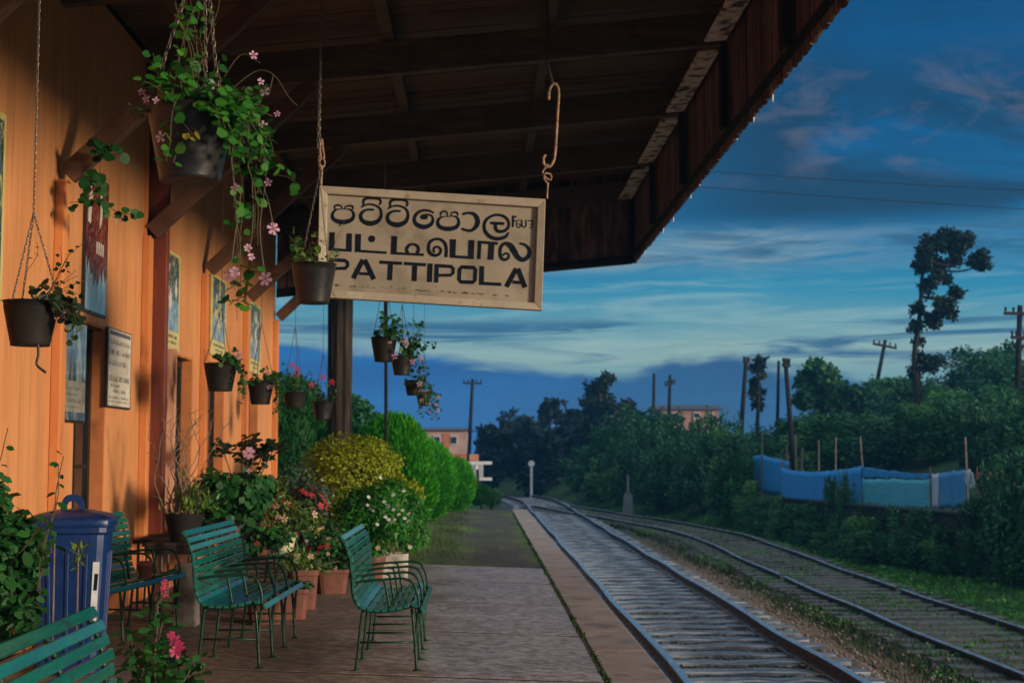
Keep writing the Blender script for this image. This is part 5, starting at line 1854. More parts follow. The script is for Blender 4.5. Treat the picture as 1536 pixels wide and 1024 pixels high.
# trailing vine on the first bracket, without a pot
def bracket_vine():
    global RNG
    RNG = np.random.default_rng(31)
    o = W(150, 205, 10.55)
    t = thing('hanging_vine', 'leafy vine trailing from the timber bracket in front of the red poster', 'vine', o)
    mb, L = MB(), newL()
    P = lambda x, y: W(x, y, 10.45 + RNG.normal() * .04) - o
    for pts in ([(138, 205), (150, 222), (150, 250), (146, 280), (128, 300), (104, 304)], [(150, 235), (165, 233), (178, 232)], [(148, 270), (158, 300), (175, 318), (202, 322)], [(146, 280), (134, 268), (124, 268)], [(150, 260), (150, 320)]):
        p = curve([P(*q) for q in pts], 5)
        mb.tube(p, .003, 5)
        for q in p[1::2]:
            for _ in range(2 if RNG.random() < .6 else 1):
                s = Vector((RNG.normal(), RNG.normal() * .4, RNG.normal()))
                L[0].append(tuple(Vector(q) + s * .015))
                L[1].append((RNG.normal() * .4 + .3, -1, .5 + RNG.normal() * .3))
                L[2].append(tuple(s))
                L[3].append(RNG.uniform(.05, .085))
    finish(t, mb, L, M['l_ger'])
    flower(t, P(178, 328), (0, -1, .2), .04, M['f_peach'])


bracket_vine()


# ------------------------------------------------------------------ table, pedestal and the potted plants on the platform
def table():
    x, y = -2.57, 12.2
    z0 = floor_z(x)
    t = thing('side_table', 'small dark table with iron legs carrying a potted dry plant', 'table', (x, y, z0))
    mb = MB()
    mb.box(-.24, .24, -.22, .22, .60, .63)
    mb.build('table_top', M['oldpole'], t, bevel=.006)
    mb = MB()
    for s in (-1, 1): mb.box(-.22, .22, s * .2 - .012, s * .2 + .012, .535, .598)
    for s in (-1, 1): mb.box(s * .21 - .012, s * .21 + .012, -.186, .186, .535, .598)
    mb.build('apron', M['oldpole'], t)
    for sx in (-1, 1):
        for sy in (-1, 1):
            mb = MB()
            mb.tube([(sx * .205, sy * .18, .6), (sx * .22, sy * .195, 0)], .011, 6)
            mb.build('leg', M['iron'], t)


table()


M['greybox'] = surf('worn_grey_concrete', (.24, .21, .18), (.36, .32, .27), scale=6, rough=(.7, .9), bump=.4, dirt=(.12, .10, .08), dscale=4, dlo=.45, dhi=.65)


def pedestal():
    x, y = -2.36, 11.62
    t = thing('concrete_pedestal', 'short worn white concrete block standing before the dark table', 'block', (x, y, floor_z(x)))
    mb = MB()
    mb.hexa([(-.095, -.095, 0), (.095, -.095, 0), (.095, .095, 0), (-.095, .095, 0), (-.085, -.085, .50), (.085, -.085, .50), (.085, .085, .50), (-.085, .085, .50)])
    mb.build('block', M['greybox'], t, bevel=.012)


pedestal()


def potted(px, py_base, Y, kind, r, h, mat, label, cat='potted plant', plant=None, z=None, seed=1, name='potted_plant', group='potted plants on the platform'):
    global RNG
    RNG = np.random.default_rng(seed)
    p = W(px, py_base, Y)
    zz = floor_z(p.x) if z is None else z
    t = thing(name, label, cat, (p.x, Y, zz), 0, group)
    mb = pot_mesh(kind, r, h)
    o = mb.build('pot', mat, t, smooth=(kind in ('bucket', 'terra')), bevel=.004)
    mb = MB()
    mb.lathe([(r * .85, h * .91), (r * .4, h * .94), (.001, h * .95)], n=16)
    mb.build('soil', M['soil'], t, smooth=True)
    if plant: plant(t, r, h)
    return t


def bush(n, R, c, tpl, size, mat, flowers=(), k=9, stems=True):
    "rounded mass of leaves above the pot; flowers: (material, count, radius)"
    def f(t, r, h):
        cc = (c[0], c[1], h + c[2])
        cl = crown(cc, R, k)
        C, d = clump_pts(cl, n, .4)
        C[:, 2] = np.maximum(C[:, 2], h * .9 - .04)
        leaves('foliage', mat, t, C, d * .7 + RNG.normal(size=C.shape) * .5 + (0.1, -.3, .5), RNG.uniform(.7, 1.2, n) * size, tpl, RNG.normal(size=C.shape) + d * .6 + (0, 0, -.3))
        if stems:
            mb = MB()
            for i in range(7):
                e = Vector(cc) + Vector((RNG.normal() * R[0] * .5, RNG.normal() * R[1] * .5, R[2] * RNG.uniform(-.1, .5)))
                mb.tube(curve([(RNG.normal() * r * .3, RNG.normal() * r * .3, h * .9), tuple((Vector((0, 0, h)) + e) / 2 + Vector((RNG.normal() * .02, 0, 0))), tuple(e)], 3), [.006] * 6 + [.003], 5)
            mb.build('stems', M['stem'], t)
        for fm, cnt, fr in flowers:
            for i in range(cnt):
                dd = unit(RNG.normal(size=(1, 3)))[0]
                dd[1] = -abs(dd[1]) * .9
                dd[2] = abs(dd[2]) * .8 if RNG.random() < .75 else dd[2] * .6
                p = np.array(cc) + dd * np.array(R) * 1.02
                flower(t, tuple(p), tuple(dd + np.array((0.1, -.4, .2))), fr * RNG.uniform(.8, 1.2), fm)
    return f


def cactus(t, r, h):
    mb = MB()
    for i in range(20):
        a = RNG.normal() * .09
        p = [(RNG.normal() * r * .35 - .03, RNG.normal() * r * .3, h * .9)]
        d = Vector((RNG.uniform(-.45, .05) if i < 14 else RNG.uniform(.1, .7), RNG.normal() * .2, 1))
        n = 9 if i < 14 else 4
        for k in range(n):
            d = (d + Vector((RNG.normal() * .38 + (.10 if d.x < -.2 else 0), RNG.normal() * .3, .16))).normalized()
            q = Vector(p[-1]) + d * (.105 if i < 14 else .06)
            p.append(tuple(q))
            if RNG.random() < .4:
                e = q + Vector((RNG.normal() * .06, RNG.normal() * .03, .07))
                mb.tube([q, e], [.005, .002], 5)
        mb.tube(curve(p, 3), [.0065 * (1 - .6 * j / (3 * n)) for j in range(3 * n + 1)], 5)
    mb.build('dry_stems', M['drystem'], t)
    n = 260
    C = np.stack([RNG.normal(size=n) * r * .5 + r * .35, RNG.normal(size=n) * r * .5, h + np.abs(RNG.normal(size=n)) * .10], 1)
    leaves('foliage', M['l_lime'], t, C, RNG.normal(size=(n, 3)), RNG.uniform(.05, .09, n), 'lance', RNG.normal(size=(n, 3)) * .4 + (0, 0, 1))


potted(276, 812, 12.2, 'bucket', .165, .235, M['potdark'], 'dark bucket pot with tall dry twisted stems on the small table', plant=cactus, z=floor_z(-2.57) + .632, seed=41)
potted(218, 866, 10.75, 'terra', .062, .14, M['terra'], 'small orange clay pot standing on the bench behind the blue bin', plant=None, z=floor_z(-2.75) + .425, seed=42, name='clay_pot', cat='pot')


# stepped plant stand behind the middle bench, carrying the geraniums
def stand():
    x, y = -2.72, 13.2
    z0 = floor_z(x)
    t = thing('plant_stand', 'low dark stepped stand holding geranium pots against the orange wall', 'plant stand', (x, y, z0))
    for k, (dx, z) in enumerate(((-.14, .62), (.16, .36))):
        mb = MB()
        mb.box(dx - .14, dx + .14, -.75, 1.75, z - .03, z)
        mb.build('shelf', M['oldpole'], t, bevel=.004)
    for yy in (-.7, .5, 1.7):
        for dx, z in ((-.24, .59), (-.04, .59), (.27, .33)):
            mb = MB()
            mb.tube([(dx, yy, 0), (dx, yy, z)], .014, 6)
            mb.build('leg', M['iron'], t)


stand()
ZS = floor_z(-2.72)
potted(318, 780, 12.75, 'bucket', .12, .17, M['potblack'], 'bushy green geranium with mauve buds on the stand, nearest the dark table', plant=bush(900, (.34, .26, .28), (.03, -.05, .16), 'round', .062, M['l_ger'], [(M['f_pink'], 5, .03)]), z=ZS + .622, seed=43)
potted(347, 785, 13.35, 'terra', .105, .19, M['terra'], 'clay pot with large leafy geranium on the upper stand shelf', plant=bush(1000, (.33, .26, .32), (.05, -.05, .17), 'round', .065, M['l_ger'], [(M['f_pink'], 3, .028), (M['f_peach'], 3, .02)]), z=ZS + .622, seed=44)


def stalks(t, r, h):
    mb, L = MB(), newL()
    for dx, dz in ((-.22, .62), (-.02, .60), (.10, .68), (.22, .60), (.28, .62), (.03, .66), (.16, .58), (.06, .5)):
        e = Vector((dx, RNG.normal() * .05, h + dz))
        mb.tube(curve([(dx * .2, 0, h * .9), (dx * .5, RNG.normal() * .03, h + dz * .5), tuple(e)], 4), .007, 6)
        for i in range(20):
            L[0].append(tuple(e + Vector((RNG.normal() * .07, RNG.normal() * .05, RNG.normal() * .04))))
            L[1].append((RNG.normal() * .4, -.4, .8))
            L[2].append((RNG.normal(), RNG.normal(), -.2))
            L[3].append(RNG.uniform(.05, .085))
    finish(t, mb, L, M['l_dark'])
    flower(t, (.06, -.13, h + .58), (.1, -1, .2), .06, M['f_pink'], 7)
    flower(t, (.10, -.1, h + .08), (.1, -1, .2), .05, M['f_pink'], 6)


potted(366, 770, 14.2, 'terra', .10, .17, M['terra'], 'tall stalked geranium with dark leaves and one mauve bloom', plant=stalks, z=ZS + .622, seed=45)
potted(396, 785, 14.75, 'terra', .135, .22, M['terra'], 'clay pot with pale green leaves at the right end of the stand', plant=bush(520, (.22, .18, .18), (.03, 0, .12), 'lance', .085, M['l_lime']), z=ZS + .622, seed=46)
potted(391, 800, 13.6, 'terra', .11, .17, M['terra'], 'broken edged clay pot on the lower stand shelf', plant=bush(420, (.24, .17, .13), (.06, -.05, .02), 'round', .05, M['l_ger'], [(M['f_red'], 4, .025)]), z=ZS + .362, seed=47)
potted(446, 800, 16.1, 'bucket', .16, .26, M['potdark'], 'red flowered begonia bush in front of the dark hedge', plant=bush(1400, (.36, .3, .46), (0, -.05, .42), 'oval', .06, M['l_dark'], [(M['f_red'], 26, .034)]), seed=48)
potted(445, 790, 17.6, 'bucket', .2, .34, M['potdark'], 'silvery leaved shrub behind the red begonias', plant=bush(1300, (.42, .34, .34), (.02, 0, .52), 'lance', .07, M['l_silver'], [(M['f_white'], 6, .02)]), seed=49)
potted(426, 851, 14.05, 'terra', .125, .20, M['creampot'], 'cream glazed pot with pale blossoms standing on the hidden bench', plant=bush(520, (.28, .2, .2), (.06, -.02, .14), 'lance', .08, M['l_lime'], [(M['f_peach'], 6, .032)]), z=floor_z(-2.1) + .425, seed=50)
potted(455, 912, 13.1, 'square', .125, .36, M['terra'], 'tall tapered clay planter to the right of the middle bench', plant=bush(480, (.22, .18, .15), (0, 0, .05), 'lance', .07, M['l_lime'], [(M['f_peach'], 4, .03)]), seed=51)
potted(497, 888, 14.6, 'square', .165, .25, M['terra'], 'square clay planter of red and peach begonias beside the right bench', plant=bush(1100, (.30, .22, .24), (0, 0, .13), 'oval', .055, M['l_ger'], [(M['f_peach'], 5, .024), (M['f_red'], 8, .03)]), seed=52)
potted(397, 932, 11.95, 'square', .15, .27, M['terra'], 'clay trough under the far side of the middle bench', plant=None, seed=53, name='clay_trough', cat='planter')
potted(436, 926, 12.35, 'square', .145, .26, M['terra'], 'second clay trough under the middle bench, nearer the tracks', plant=bush(160, (.15, .14, .06), (0, 0, .03), 'oval', .05, M['l_ger']), seed=54, name='clay_trough', cat='planter')
potted(560, 868, 16.25, 'terra', .145, .27, M['terra'], 'round clay pot with a few low leaves beside the white box', plant=bush(190, (.18, .15, .09), (0, 0, .06), 'oval', .06, M['l_daisy'], [(M['f_peach'], 3, .03)]), seed=55)
potted(470, 840, 15.7, 'terra', .14, .2, M['terra'], 'clay pot of mixed red and peach flowers behind the planters', plant=bush(800, (.34, .24, .28), (.02, 0, .22), 'oval', .06, M['l_ger'], [(M['f_peach'], 3, .026), (M['f_red'], 8, .03), (M['f_white'], 5, .016)]), seed=56)


# daisies in the white box, golden clipped shrub behind
def daisies(t, r, h):
    bush(11000, (.52, .4, .46), (-.13, .08, .40), 'lance', .085, M['l_daisy'], k=20)(t, r, h)
    for px, py in ((553, 745), (552, 757), (590, 742), (606, 736), (576, 752), (580, 757), (583, 760), (590, 764), (598, 771), (607, 777), (613, 770), (578, 775), (583, 779), (587, 783), (560, 765), (604, 765), (612, 781), (597, 757), (571, 716), (566, 786), (592, 779)):
        p = W(px, py, 16.05 + RNG.normal() * .04) - t.location
        flower(t, p, (RNG.normal() * .4, -.8, .7), .022, M['f_white'], 8)
    flower(t, W(615, 820, 16.1) - t.location, (0, -1, .4), .024, M['f_white'], 8)


potted(590, 867, 16.4, 'box', .165, .30, M['whitebox'], 'white daisy bush spilling from a worn white box by the gravel', plant=daisies, seed=57)


def golden():
    global RNG
    RNG = np.random.default_rng(58)
    Y = 18.2
    c = W(540, 865, Y)
    t = thing('clipped_shrub', 'golden yellow clipped shrub in two rounded tiers before the hedge', 'shrub', (c.x, Y, floor_z(c.x)))
    def ell(px, py, rx, ry, dy=0):
        p = W(px, py, Y + dy) - t.location
        k = Y / F
        return tuple(p), (rx * k, rx * k * .85, ry * k)
    cl = []
    for e in (ell(526, 702, 72, 50), ell(548, 770, 84, 55, .1), ell(585, 745, 50, 34, .05)):
        cl += [e] + crown(e[0], e[1], 26, .27)
    C, d = clump_pts(cl, 24000, .66)
    leaves('foliage', M['l_gold'], t, C, d * .8 + RNG.normal(size=C.shape) * .45 + (0, 0, .3), RNG.uniform(.028, .05, len(C)), 'oval', RNG.normal(size=C.shape) * .6 + d + (0, 0, .4))
    mb = MB()
    for i in range(6):
        mb.tube(curve([(RNG.normal() * .03, RNG.normal() * .03, 0), (RNG.normal() * .08, RNG.normal() * .08, .4), (RNG.normal() * .3, RNG.normal() * .2, 1.1)], 4), [.022] * 5 + [.016] * 4, 6)
    mb.build('stems', M['bark'], t)


golden()


# leafy plant at the left edge and the pink rose in front, both in pots on the floor below the frame
def left_shrub(t, r, h):
    mb, L = MB(), newL()
    for i in range(34):
        a = RNG.uniform(0, 6.28)
        vine(mb, L, (math.cos(a) * r * .4, math.sin(a) * r * .4, h * .9), (math.cos(a) * .28 - .04, math.sin(a) * .28, 1), RNG.uniform(.6, .98), -.05, step=.045, size=(.075, .13), wig=.30, r=.006, leafy=.95)
    for i in range(16):
        vine(mb, L, (.05, RNG.normal() * .08, h + RNG.uniform(.3, .65)), (.6, -.1, .3), RNG.uniform(.15, .34), .8, step=.035, size=(.07, .12), wig=.4, r=.004)
    n = 2600
    cl = crown((.13, .0, h + .46), (.25, .26, .48), 16, .34)
    C, d = clump_pts(cl, n, .3)
    for a, b in zip(C, d):
        L[0].append(tuple(a)); L[1].append(tuple(b * .6 + RNG.normal(size=3) * .5 + (0, -.3, .5))); L[2].append(tuple(RNG.normal(size=3) + (0, 0, -.5))); L[3].append(RNG.uniform(.045, .085))
    for dx, ln in ((.10, 1.2), (.22, 1.12), (.05, 1.28), (.28, 1.05)):
        vine(mb, L, (dx, -.02, h), (dx * .6, 0, 1), ln, -.2, step=.05, size=(.05, .09), wig=.18, r=.005, leafy=.7)
    finish(t, mb, L, M['l_ger'], 'oval')
    mb = MB()
    for px, y0, y1 in ((82, 960, 815), (118, 960, 815)):
        a, b = W(px - 3, y0, 7.3) - t.location, W(px, y1, 7.3) - t.location
        mb.tube([(.1, -.05, h * .9), a, b], [.006, .006, .003], 5)
    mb.build('bare_stems', M['drystem'], t)
    n = 40
    c = np.array(W(120, 832, 7.3) - t.location)
    C = c + RNG.normal(size=(n, 3)) * (.016, .016, .03)
    leaves('young_leaves', M['l_lime'], t, C, RNG.normal(size=(n, 3)), RNG.uniform(.03, .06, n), 'lance', RNG.normal(size=(n, 3)) + (0, 0, .8))


potted(-48, 1078, 7.5, 'bucket', .17, .30, M['potdark'], 'tall leafy dark green shrub at the left edge before the blue bin', plant=left_shrub, seed=61)


def rose(t, r, h):
    mb, L = MB(), newL()
    P = lambda x, y, dy=0: W(x, y, 7.0 + dy) - t.location
    for pts in ([(238, 1100), (232, 1000), (236, 940), (236, 905)], [(240, 1100), (236, 1020), (238, 960), (246, 925)], [(236, 1060), (205, 1000), (196, 950)], [(240, 1080), (270, 1030), (288, 1000)], [(238, 1100), (262, 1020), (262, 985)], [(236, 1100), (215, 1040), (208, 985)]):
        p = curve([P(x, y, RNG.normal() * .05) for x, y in pts], 6)
        mb.tube(p, [.006 * (1 - .4 * i / len(p)) for i in range(len(p))], 6)
        for q in p[4:]:
            for _ in range(3):
                s = Vector((RNG.normal(), RNG.normal() * .6, RNG.normal() * .5))
                L[0].append(tuple(Vector(q) + s * .03))
                L[1].append((RNG.normal() * .5, -.5, .8 + RNG.normal() * .3))
                L[2].append(tuple(s))
                L[3].append(RNG.uniform(.035, .065))
    for i in range(170):
        q = P(236 + RNG.normal() * 26, 1010 + RNG.normal() * 24, RNG.normal() * .08)
        L[0].append(tuple(q)); L[1].append((RNG.normal() * .5, -.5, .8)); L[2].append((RNG.normal(), RNG.normal(), RNG.normal() * .5)); L[3].append(RNG.uniform(.04, .07))
    finish(t, mb, L, M['l_ger'], 'oval')
    for x, y, s in ((262, 960, .030), (268, 969, .028), (264, 977, .032), (272, 976, .024), (257, 952, .02)):
        flower(t, P(x, y, -.08), (RNG.normal() * .3, -1, .3), s, M['f_hot'], 6)
    for x, y, s in ((247, 873, .017), (246, 882, .02), (247, 890, .016)):
        flower(t, P(x, y), (RNG.normal() * .3, -1, .1), s, M['f_hot'], 6, 'bud')
    mb = MB()
    mb.tube(curve([P(236, 905), P(243, 895), P(247, 885)], 4), .004, 5)
    mb.build('flower_stalk', M['stem'], t)


potted(238, 1116, 7.0, 'terra', .15, .26, M['terra'], 'rose bush with bright pink blooms at the bottom left', plant=rose, seed=62)


# pink bush between the planters: already covered; thin poles and the thick timber pole beyond the canopy
def simple_pole(name, label, cat, px0, py0, px1, py1, Y, r0, r1, mat, zbase, group=None):
    a, b = W(px0, py0, Y), W(px1, py1, Y)
    d = (a - b)
    base = b + (d * ((zbase - b.z) / d.z))
    t = thing(name, label, cat, base, 0, group)
    mb = MB()
    n = 12
    pts = [(a - base) * (i / n) for i in range(n + 1)]
    m = 40 if r0 > .1 else 10
    mb.tube(pts, [r0 + (r1 - r0) * i / n + RNG.normal() * r0 * .02 for i in range(n + 1)], m)
    if r0 > .1:      # splits and ridges running down the old timber
        g = [1 + RNG.normal() * .035 - (.10 if RNG.random() < .2 else 0) for _ in range(m)]
        for i in range(n + 1):
            for k in range(m):
                v = Vector(mb.v[i * m + k])
                c = pts[i]
                q = c + (v - c) * (g[k] + RNG.normal() * .008)
                mb.v[i * m + k] = tuple(q)
    mb.build('shaft', mat, t, smooth=True)
    return t


simple_pole('timber_pole', 'thick weathered dark timber pole behind the left end of the name board', 'pole', 512, 330, 509, 650, 24.5, .185, .235, M['oldpole'], .0)
simple_pole('iron_post', 'thin dark iron post standing behind the row of hanging pots', 'post', 579, 400, 579, 640, 23.2, .03, .03, M['pole'], .0)
RNG = np.random.default_rng(77)
# ------------------------------------------------------------------ hedge and shrubs on the left


def ellip(px, py, rx, ry, Y, deep=1.0):
    p = W(px, py, Y)
    k = Y / F
    return p, (rx * k, rx * k * deep, ry * k)


def hedge_bush(label, ells, Y, n, mat, size, name='hedge_shrub', group='clipped conifers in the hedge', ksub=16, up=1.0, zb=.05):
    c = ells[0][0]
    t = thing(name, label, 'shrub', (c.x, Y, zb), 0, group)
    cl = []
    core = MB()
    for p, R in ells:
        cl += [(tuple(p - t.location), tuple(R))] * 2 + crown(tuple(p - t.location), R, ksub, .30, low=-1)
        q = p - t.location
        prof = [(max(.001, R[0] * .80 * math.cos(a)), q.z + R[2] * .82 * math.sin(a)) for a in np.linspace(-PI / 2, PI / 2, 9)]
        core.lathe(prof, (q.x, q.y, 0), n=14, aspect=R[1] / R[0])
    C, d = clump_pts(cl, n, .84)
    keep = C[:, 2] > 0
    C, d = C[keep], d[keep]
    T = d * .8 + RNG.normal(size=C.shape) * .35 + (0, 0, up)
    N = np.cross(T, RNG.normal(size=C.shape))
    leaves('foliage', mat, t, C, N, RNG.uniform(.6, 1.2, len(C)) * size, 'feather', T)
    core.build('inner_foliage', mat, t, smooth=True)
    mb = MB()
    mb.tube([(0, 0, 0), (.02, 0, .5), (0, 0, 1.0)], [.06, .05, .04], 8)
    mb.build('trunk', M['bark'], t)
    return t


hedge_bush('bright green clipped conifer, nearest and tallest of the hedge', [ellip(588, 705, 57, 76, 26), ellip(622, 738, 30, 42, 25.6)], 26, 26000, M['l_hedge'], .13)
hedge_bush('bright green clipped conifer, second along the hedge', [ellip(640, 722, 40, 55, 31)], 31, 16000, M['l_hedge'], .14)
hedge_bush('bright green clipped conifer, last and lowest of the hedge', [ellip(684, 728, 25, 36, 36)], 36, 9000, M['l_hedge'], .14)
hedge_bush('dark green conifer hedge beyond the corner of the station', [ellip(432, 668, 62, 95, 26.5), ellip(490, 690, 50, 75, 27)], 26.5, 14000, M['l_cyp'], .16)
hedge_bush('dark low shrub at the far end of the platform', [ellip(716, 745, 17, 16, 41)], 41, 2200, M['l_cyp'], .14, 'low_shrub', None)
hedge_bush('small dull shrub beside the track beyond the platform end', [ellip(737, 748, 13, 10, 44)], 44, 1500, M['l_bank'], .14, 'low_shrub', None, zb=-.9)

# ------------------------------------------------------------------ trees


def tree(label, base, trunk, clumps, n, mat, size, name='tree', group=None, r0=.25, tpl='oval', limbs=True, cat='tree', bark='bark'):
    "trunk: world points from the base up; clumps: (centre, radii) in the world"
    base = Vector(base)
    t = thing(name, label, cat, base, 0, group)
    mb = MB()
    tp = curve([Vector(p) - base for p in trunk], 5)
    mb.tube(tp, [r0 * (1 - .72 * i / (len(tp) - 1)) for i in range(len(tp))], 9)
    if limbs:
        for c, R in clumps:
            q = Vector(c) - base
            k = min(range(len(tp)), key=lambda i: (Vector(tp[i]) - q).length + max(0, tp[i][2] - q.z + R[2] * .4) * 2)
            s = Vector(tp[k])
            m = (s + q) / 2 + Vector((RNG.normal() * .1, RNG.normal() * .1, -.1 * (q - s).length))
            mb.tube(curve([s, m, q], 4), [r0 * .34 * (1 - .07 * i) for i in range(9)], 6)
    mb.build('trunk', M[bark], t, smooth=True)
    cl = []
    for c, R in clumps:
        cl += crown(tuple(Vector(c) - base), R, 7, .46, low=-1)
    C, d = clump_pts(cl, n, .35)
    leaves('crown', mat, t, C, RNG.normal(size=C.shape) + (0, 0, .4), RNG.uniform(.6, 1.3, n) * size, tpl, RNG.normal(size=C.shape) + (0, 0, -.3))
    return t


def pxclumps(lst, Y, spread=1.0):
    out = []
    for px, py, r in lst:
        dy = RNG.normal() * spread
        p = W(px, py, Y + dy)
        k = Y / F
        out.append((tuple(p), (r * k, r * k * 1.1, r * k * .9)))
    return out


def gz(px, Y):
    p = W(px, 680, Y)
    return Vector((p.x, Y, ground_z(p.x, Y)))


# tall tree on the right skyline
Y = 60
b = gz(1378, Y)
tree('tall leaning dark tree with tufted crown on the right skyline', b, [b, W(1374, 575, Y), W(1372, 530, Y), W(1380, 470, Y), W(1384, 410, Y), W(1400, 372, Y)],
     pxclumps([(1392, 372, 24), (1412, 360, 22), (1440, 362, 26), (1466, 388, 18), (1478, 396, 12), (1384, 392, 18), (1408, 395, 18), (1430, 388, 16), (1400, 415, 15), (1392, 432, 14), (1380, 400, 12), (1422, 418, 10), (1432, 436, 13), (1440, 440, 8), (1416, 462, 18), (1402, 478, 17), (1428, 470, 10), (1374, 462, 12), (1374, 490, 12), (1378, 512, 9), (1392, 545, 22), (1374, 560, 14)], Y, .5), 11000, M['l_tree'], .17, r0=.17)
# big dark tree near the end of the line
Y = 92
b = gz(900, Y)
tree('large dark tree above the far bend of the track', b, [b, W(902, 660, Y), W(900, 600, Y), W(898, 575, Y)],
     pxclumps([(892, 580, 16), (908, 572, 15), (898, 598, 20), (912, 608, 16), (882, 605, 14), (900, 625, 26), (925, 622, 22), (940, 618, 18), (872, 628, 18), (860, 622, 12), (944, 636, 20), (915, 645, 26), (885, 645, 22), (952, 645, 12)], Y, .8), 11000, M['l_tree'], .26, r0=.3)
Y = 100
b = gz(822, Y)
tree('small dark round crowned tree left of the large far tree', b, [b, W(824, 650, Y), W(826, 610, Y)], pxclumps([(818, 615, 12), (828, 608, 10), (834, 620, 9), (820, 628, 9), (846, 628, 7)], Y, .6), 1500, M['l_tree'], .34, r0=.22)
b = gz(850, Y + 4)
tree('bare topped slender tree between the far trees', b, [b, W(852, 640, Y + 4), W(846, 600, Y + 4)], pxclumps([(846, 604, 4), (852, 640, 9), (858, 650, 10)], Y + 4, .4), 420, M['l_brown'], .3, r0=.16)
Y = 130
for lab, lst, bx in (('thin flat topped tree far off, above the brown wood', [(762, 622, 8), (770, 616, 5), (752, 628, 6), (778, 630, 6), (765, 632, 5)], 764), ('thin flat topped far tree at the right of the brown wood', [(786, 628, 6), (794, 634, 6), (780, 636, 4)], 788), ('small feathery far tree near the pink building', [(734, 640, 5), (728, 646, 6), (745, 648, 8)], 735)):
    b = gz(bx, Y)
    tree(lab, b, [b, W(bx, 660, Y), W(bx, 630, Y)], [(c, (R[0] * 1.3, R[1], R[2] * .6)) for c, R in pxclumps(lst, Y, .6)], 320, M['l_brown'], .36, r0=.14)
Y = 70
b = gz(1134, Y)
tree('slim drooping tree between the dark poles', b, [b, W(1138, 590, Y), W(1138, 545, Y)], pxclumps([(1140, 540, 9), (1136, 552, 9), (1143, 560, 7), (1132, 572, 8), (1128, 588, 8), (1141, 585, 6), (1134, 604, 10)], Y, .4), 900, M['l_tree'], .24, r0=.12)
Y = 62
b = gz(1236, Y)
tree('broad dark tree on the bank left of the leaning pole', b, [b, W(1236, 600, Y), W(1238, 565, Y)], pxclumps([(1228, 560, 24), (1215, 575, 22), (1248, 572, 20), (1268, 585, 18), (1285, 598, 16), (1205, 595, 18), (1232, 590, 28), (1255, 600, 24), (1222, 548, 12), (1200, 570, 10)], Y, .8), 4600, M['l_bank'], .28, r0=.22)
Y = 30
for k, (bx, lst) in enumerate(((540, [(535, 620, 20), (522, 600, 14), (548, 612, 14), (540, 640, 24), (528, 650, 20)]), (562, [(566, 640, 16), (556, 628, 12), (575, 655, 14), (560, 660, 16)]))):
    b = W(bx, 700, 33 + 3 * k)
    b.z = .05
    tree(('grey green tree behind the thick timber pole', 'grey green sapling just right of the thick timber pole')[k], b, [b, W(bx, 660, 33 + 3 * k), W(bx, 625, 33 + 3 * k)], pxclumps(lst, 33 + 3 * k, .4), 1300, M['l_bank'], .15, r0=.10)

# ------------------------------------------------------------------ the far wood and the bank of shrubs on the right


def far_wood():
    cl = []
    for i in range(46):
        px = RNG.uniform(735, 905)
        Y = RNG.uniform(78, 100)
        py = RNG.uniform(648, 720) + max(0, (760 - px)) * .3
        r = RNG.uniform(16, 30)
        p = W(px, py, Y)
        cl += crown(tuple(p), (r * Y / F, r * Y / F, r * Y / F * .85), 6, .45, low=-1)
    for i in range(22):
        px = RNG.uniform(712, 800)
        Y = RNG.uniform(110, 135)
        p = W(px, RNG.uniform(672, 710), Y)
        r = RNG.uniform(14, 22)
        cl += crown(tuple(p), (r * Y / F, r * Y / F, r * Y / F * .8), 5, .45, low=-1)
    C, d = clump_pts(cl, 30000, .4)
    o = leaves('far_wood', M['l_brown'], None, C, RNG.normal(size=C.shape) + (0, 0, .3), RNG.uniform(.25, .6, len(C)), 'oval', RNG.normal(size=C.shape))
    tag(o, 'dark brownish wood closing the view at the bend', 'wood', kind='stuff')


far_wood()


def proto_bush(seed, n, size, mat, spiky=0.0, k=13):
    g = np.random.default_rng(seed)
    cl = crown((0, 0, .52), (.5, .5, .5), k, .36, seed=seed, low=-.8)
    for i in range(4 + k // 4):     # shoots that break the outline
        a = g.uniform(0, 6.28)
        rr = g.uniform(.05, .42)
        cl.append(((math.cos(a) * rr, math.sin(a) * rr, .95 + g.uniform(-.05, .12)), (.10, .10, .14 + spiky * .12)))
    C, d = clump_pts(cl, n, .35)
    C[:, 2] = np.abs(C[:, 2])
    return leaves('shrub', mat, None, C, RNG.normal(size=C.shape) + d * .6 + (0, 0, .3), RNG.uniform(.6, 1.3, n) * size, 'oval', RNG.normal(size=C.shape) + (0, 0, .3 + spiky), link=False)


PB = [proto_bush(1, 3800, .062, M['l_bank']), proto_bush(2, 3600, .07, M['l_bank'], .6), proto_bush(3, 3800, .058, M['l_bankl'], .3), proto_bush(4, 3400, .07, M['l_cyp'], .2), proto_bush(5, 3600, .064, M['l_bank'], 1.0, 16)]
LBL = ['rounded mid green shrub on the bank right of the tracks', 'loose mid green shrub with upright shoots on the right bank', 'paler green leaved shrub on the right bank', 'dark green dense shrub on the right bank', 'tall spiky topped green shrub on the right bank']
SKX = [850, 880, 920, 960, 1000, 1060, 1100, 1140, 1180, 1230, 1290, 1330, 1370, 1420, 1470, 1500, 1540, 1620]
SKY_ = [668, 655, 648, 640, 632, 632, 634, 630, 622, 610, 598, 585, 570, 562, 542, 512, 522, 515]


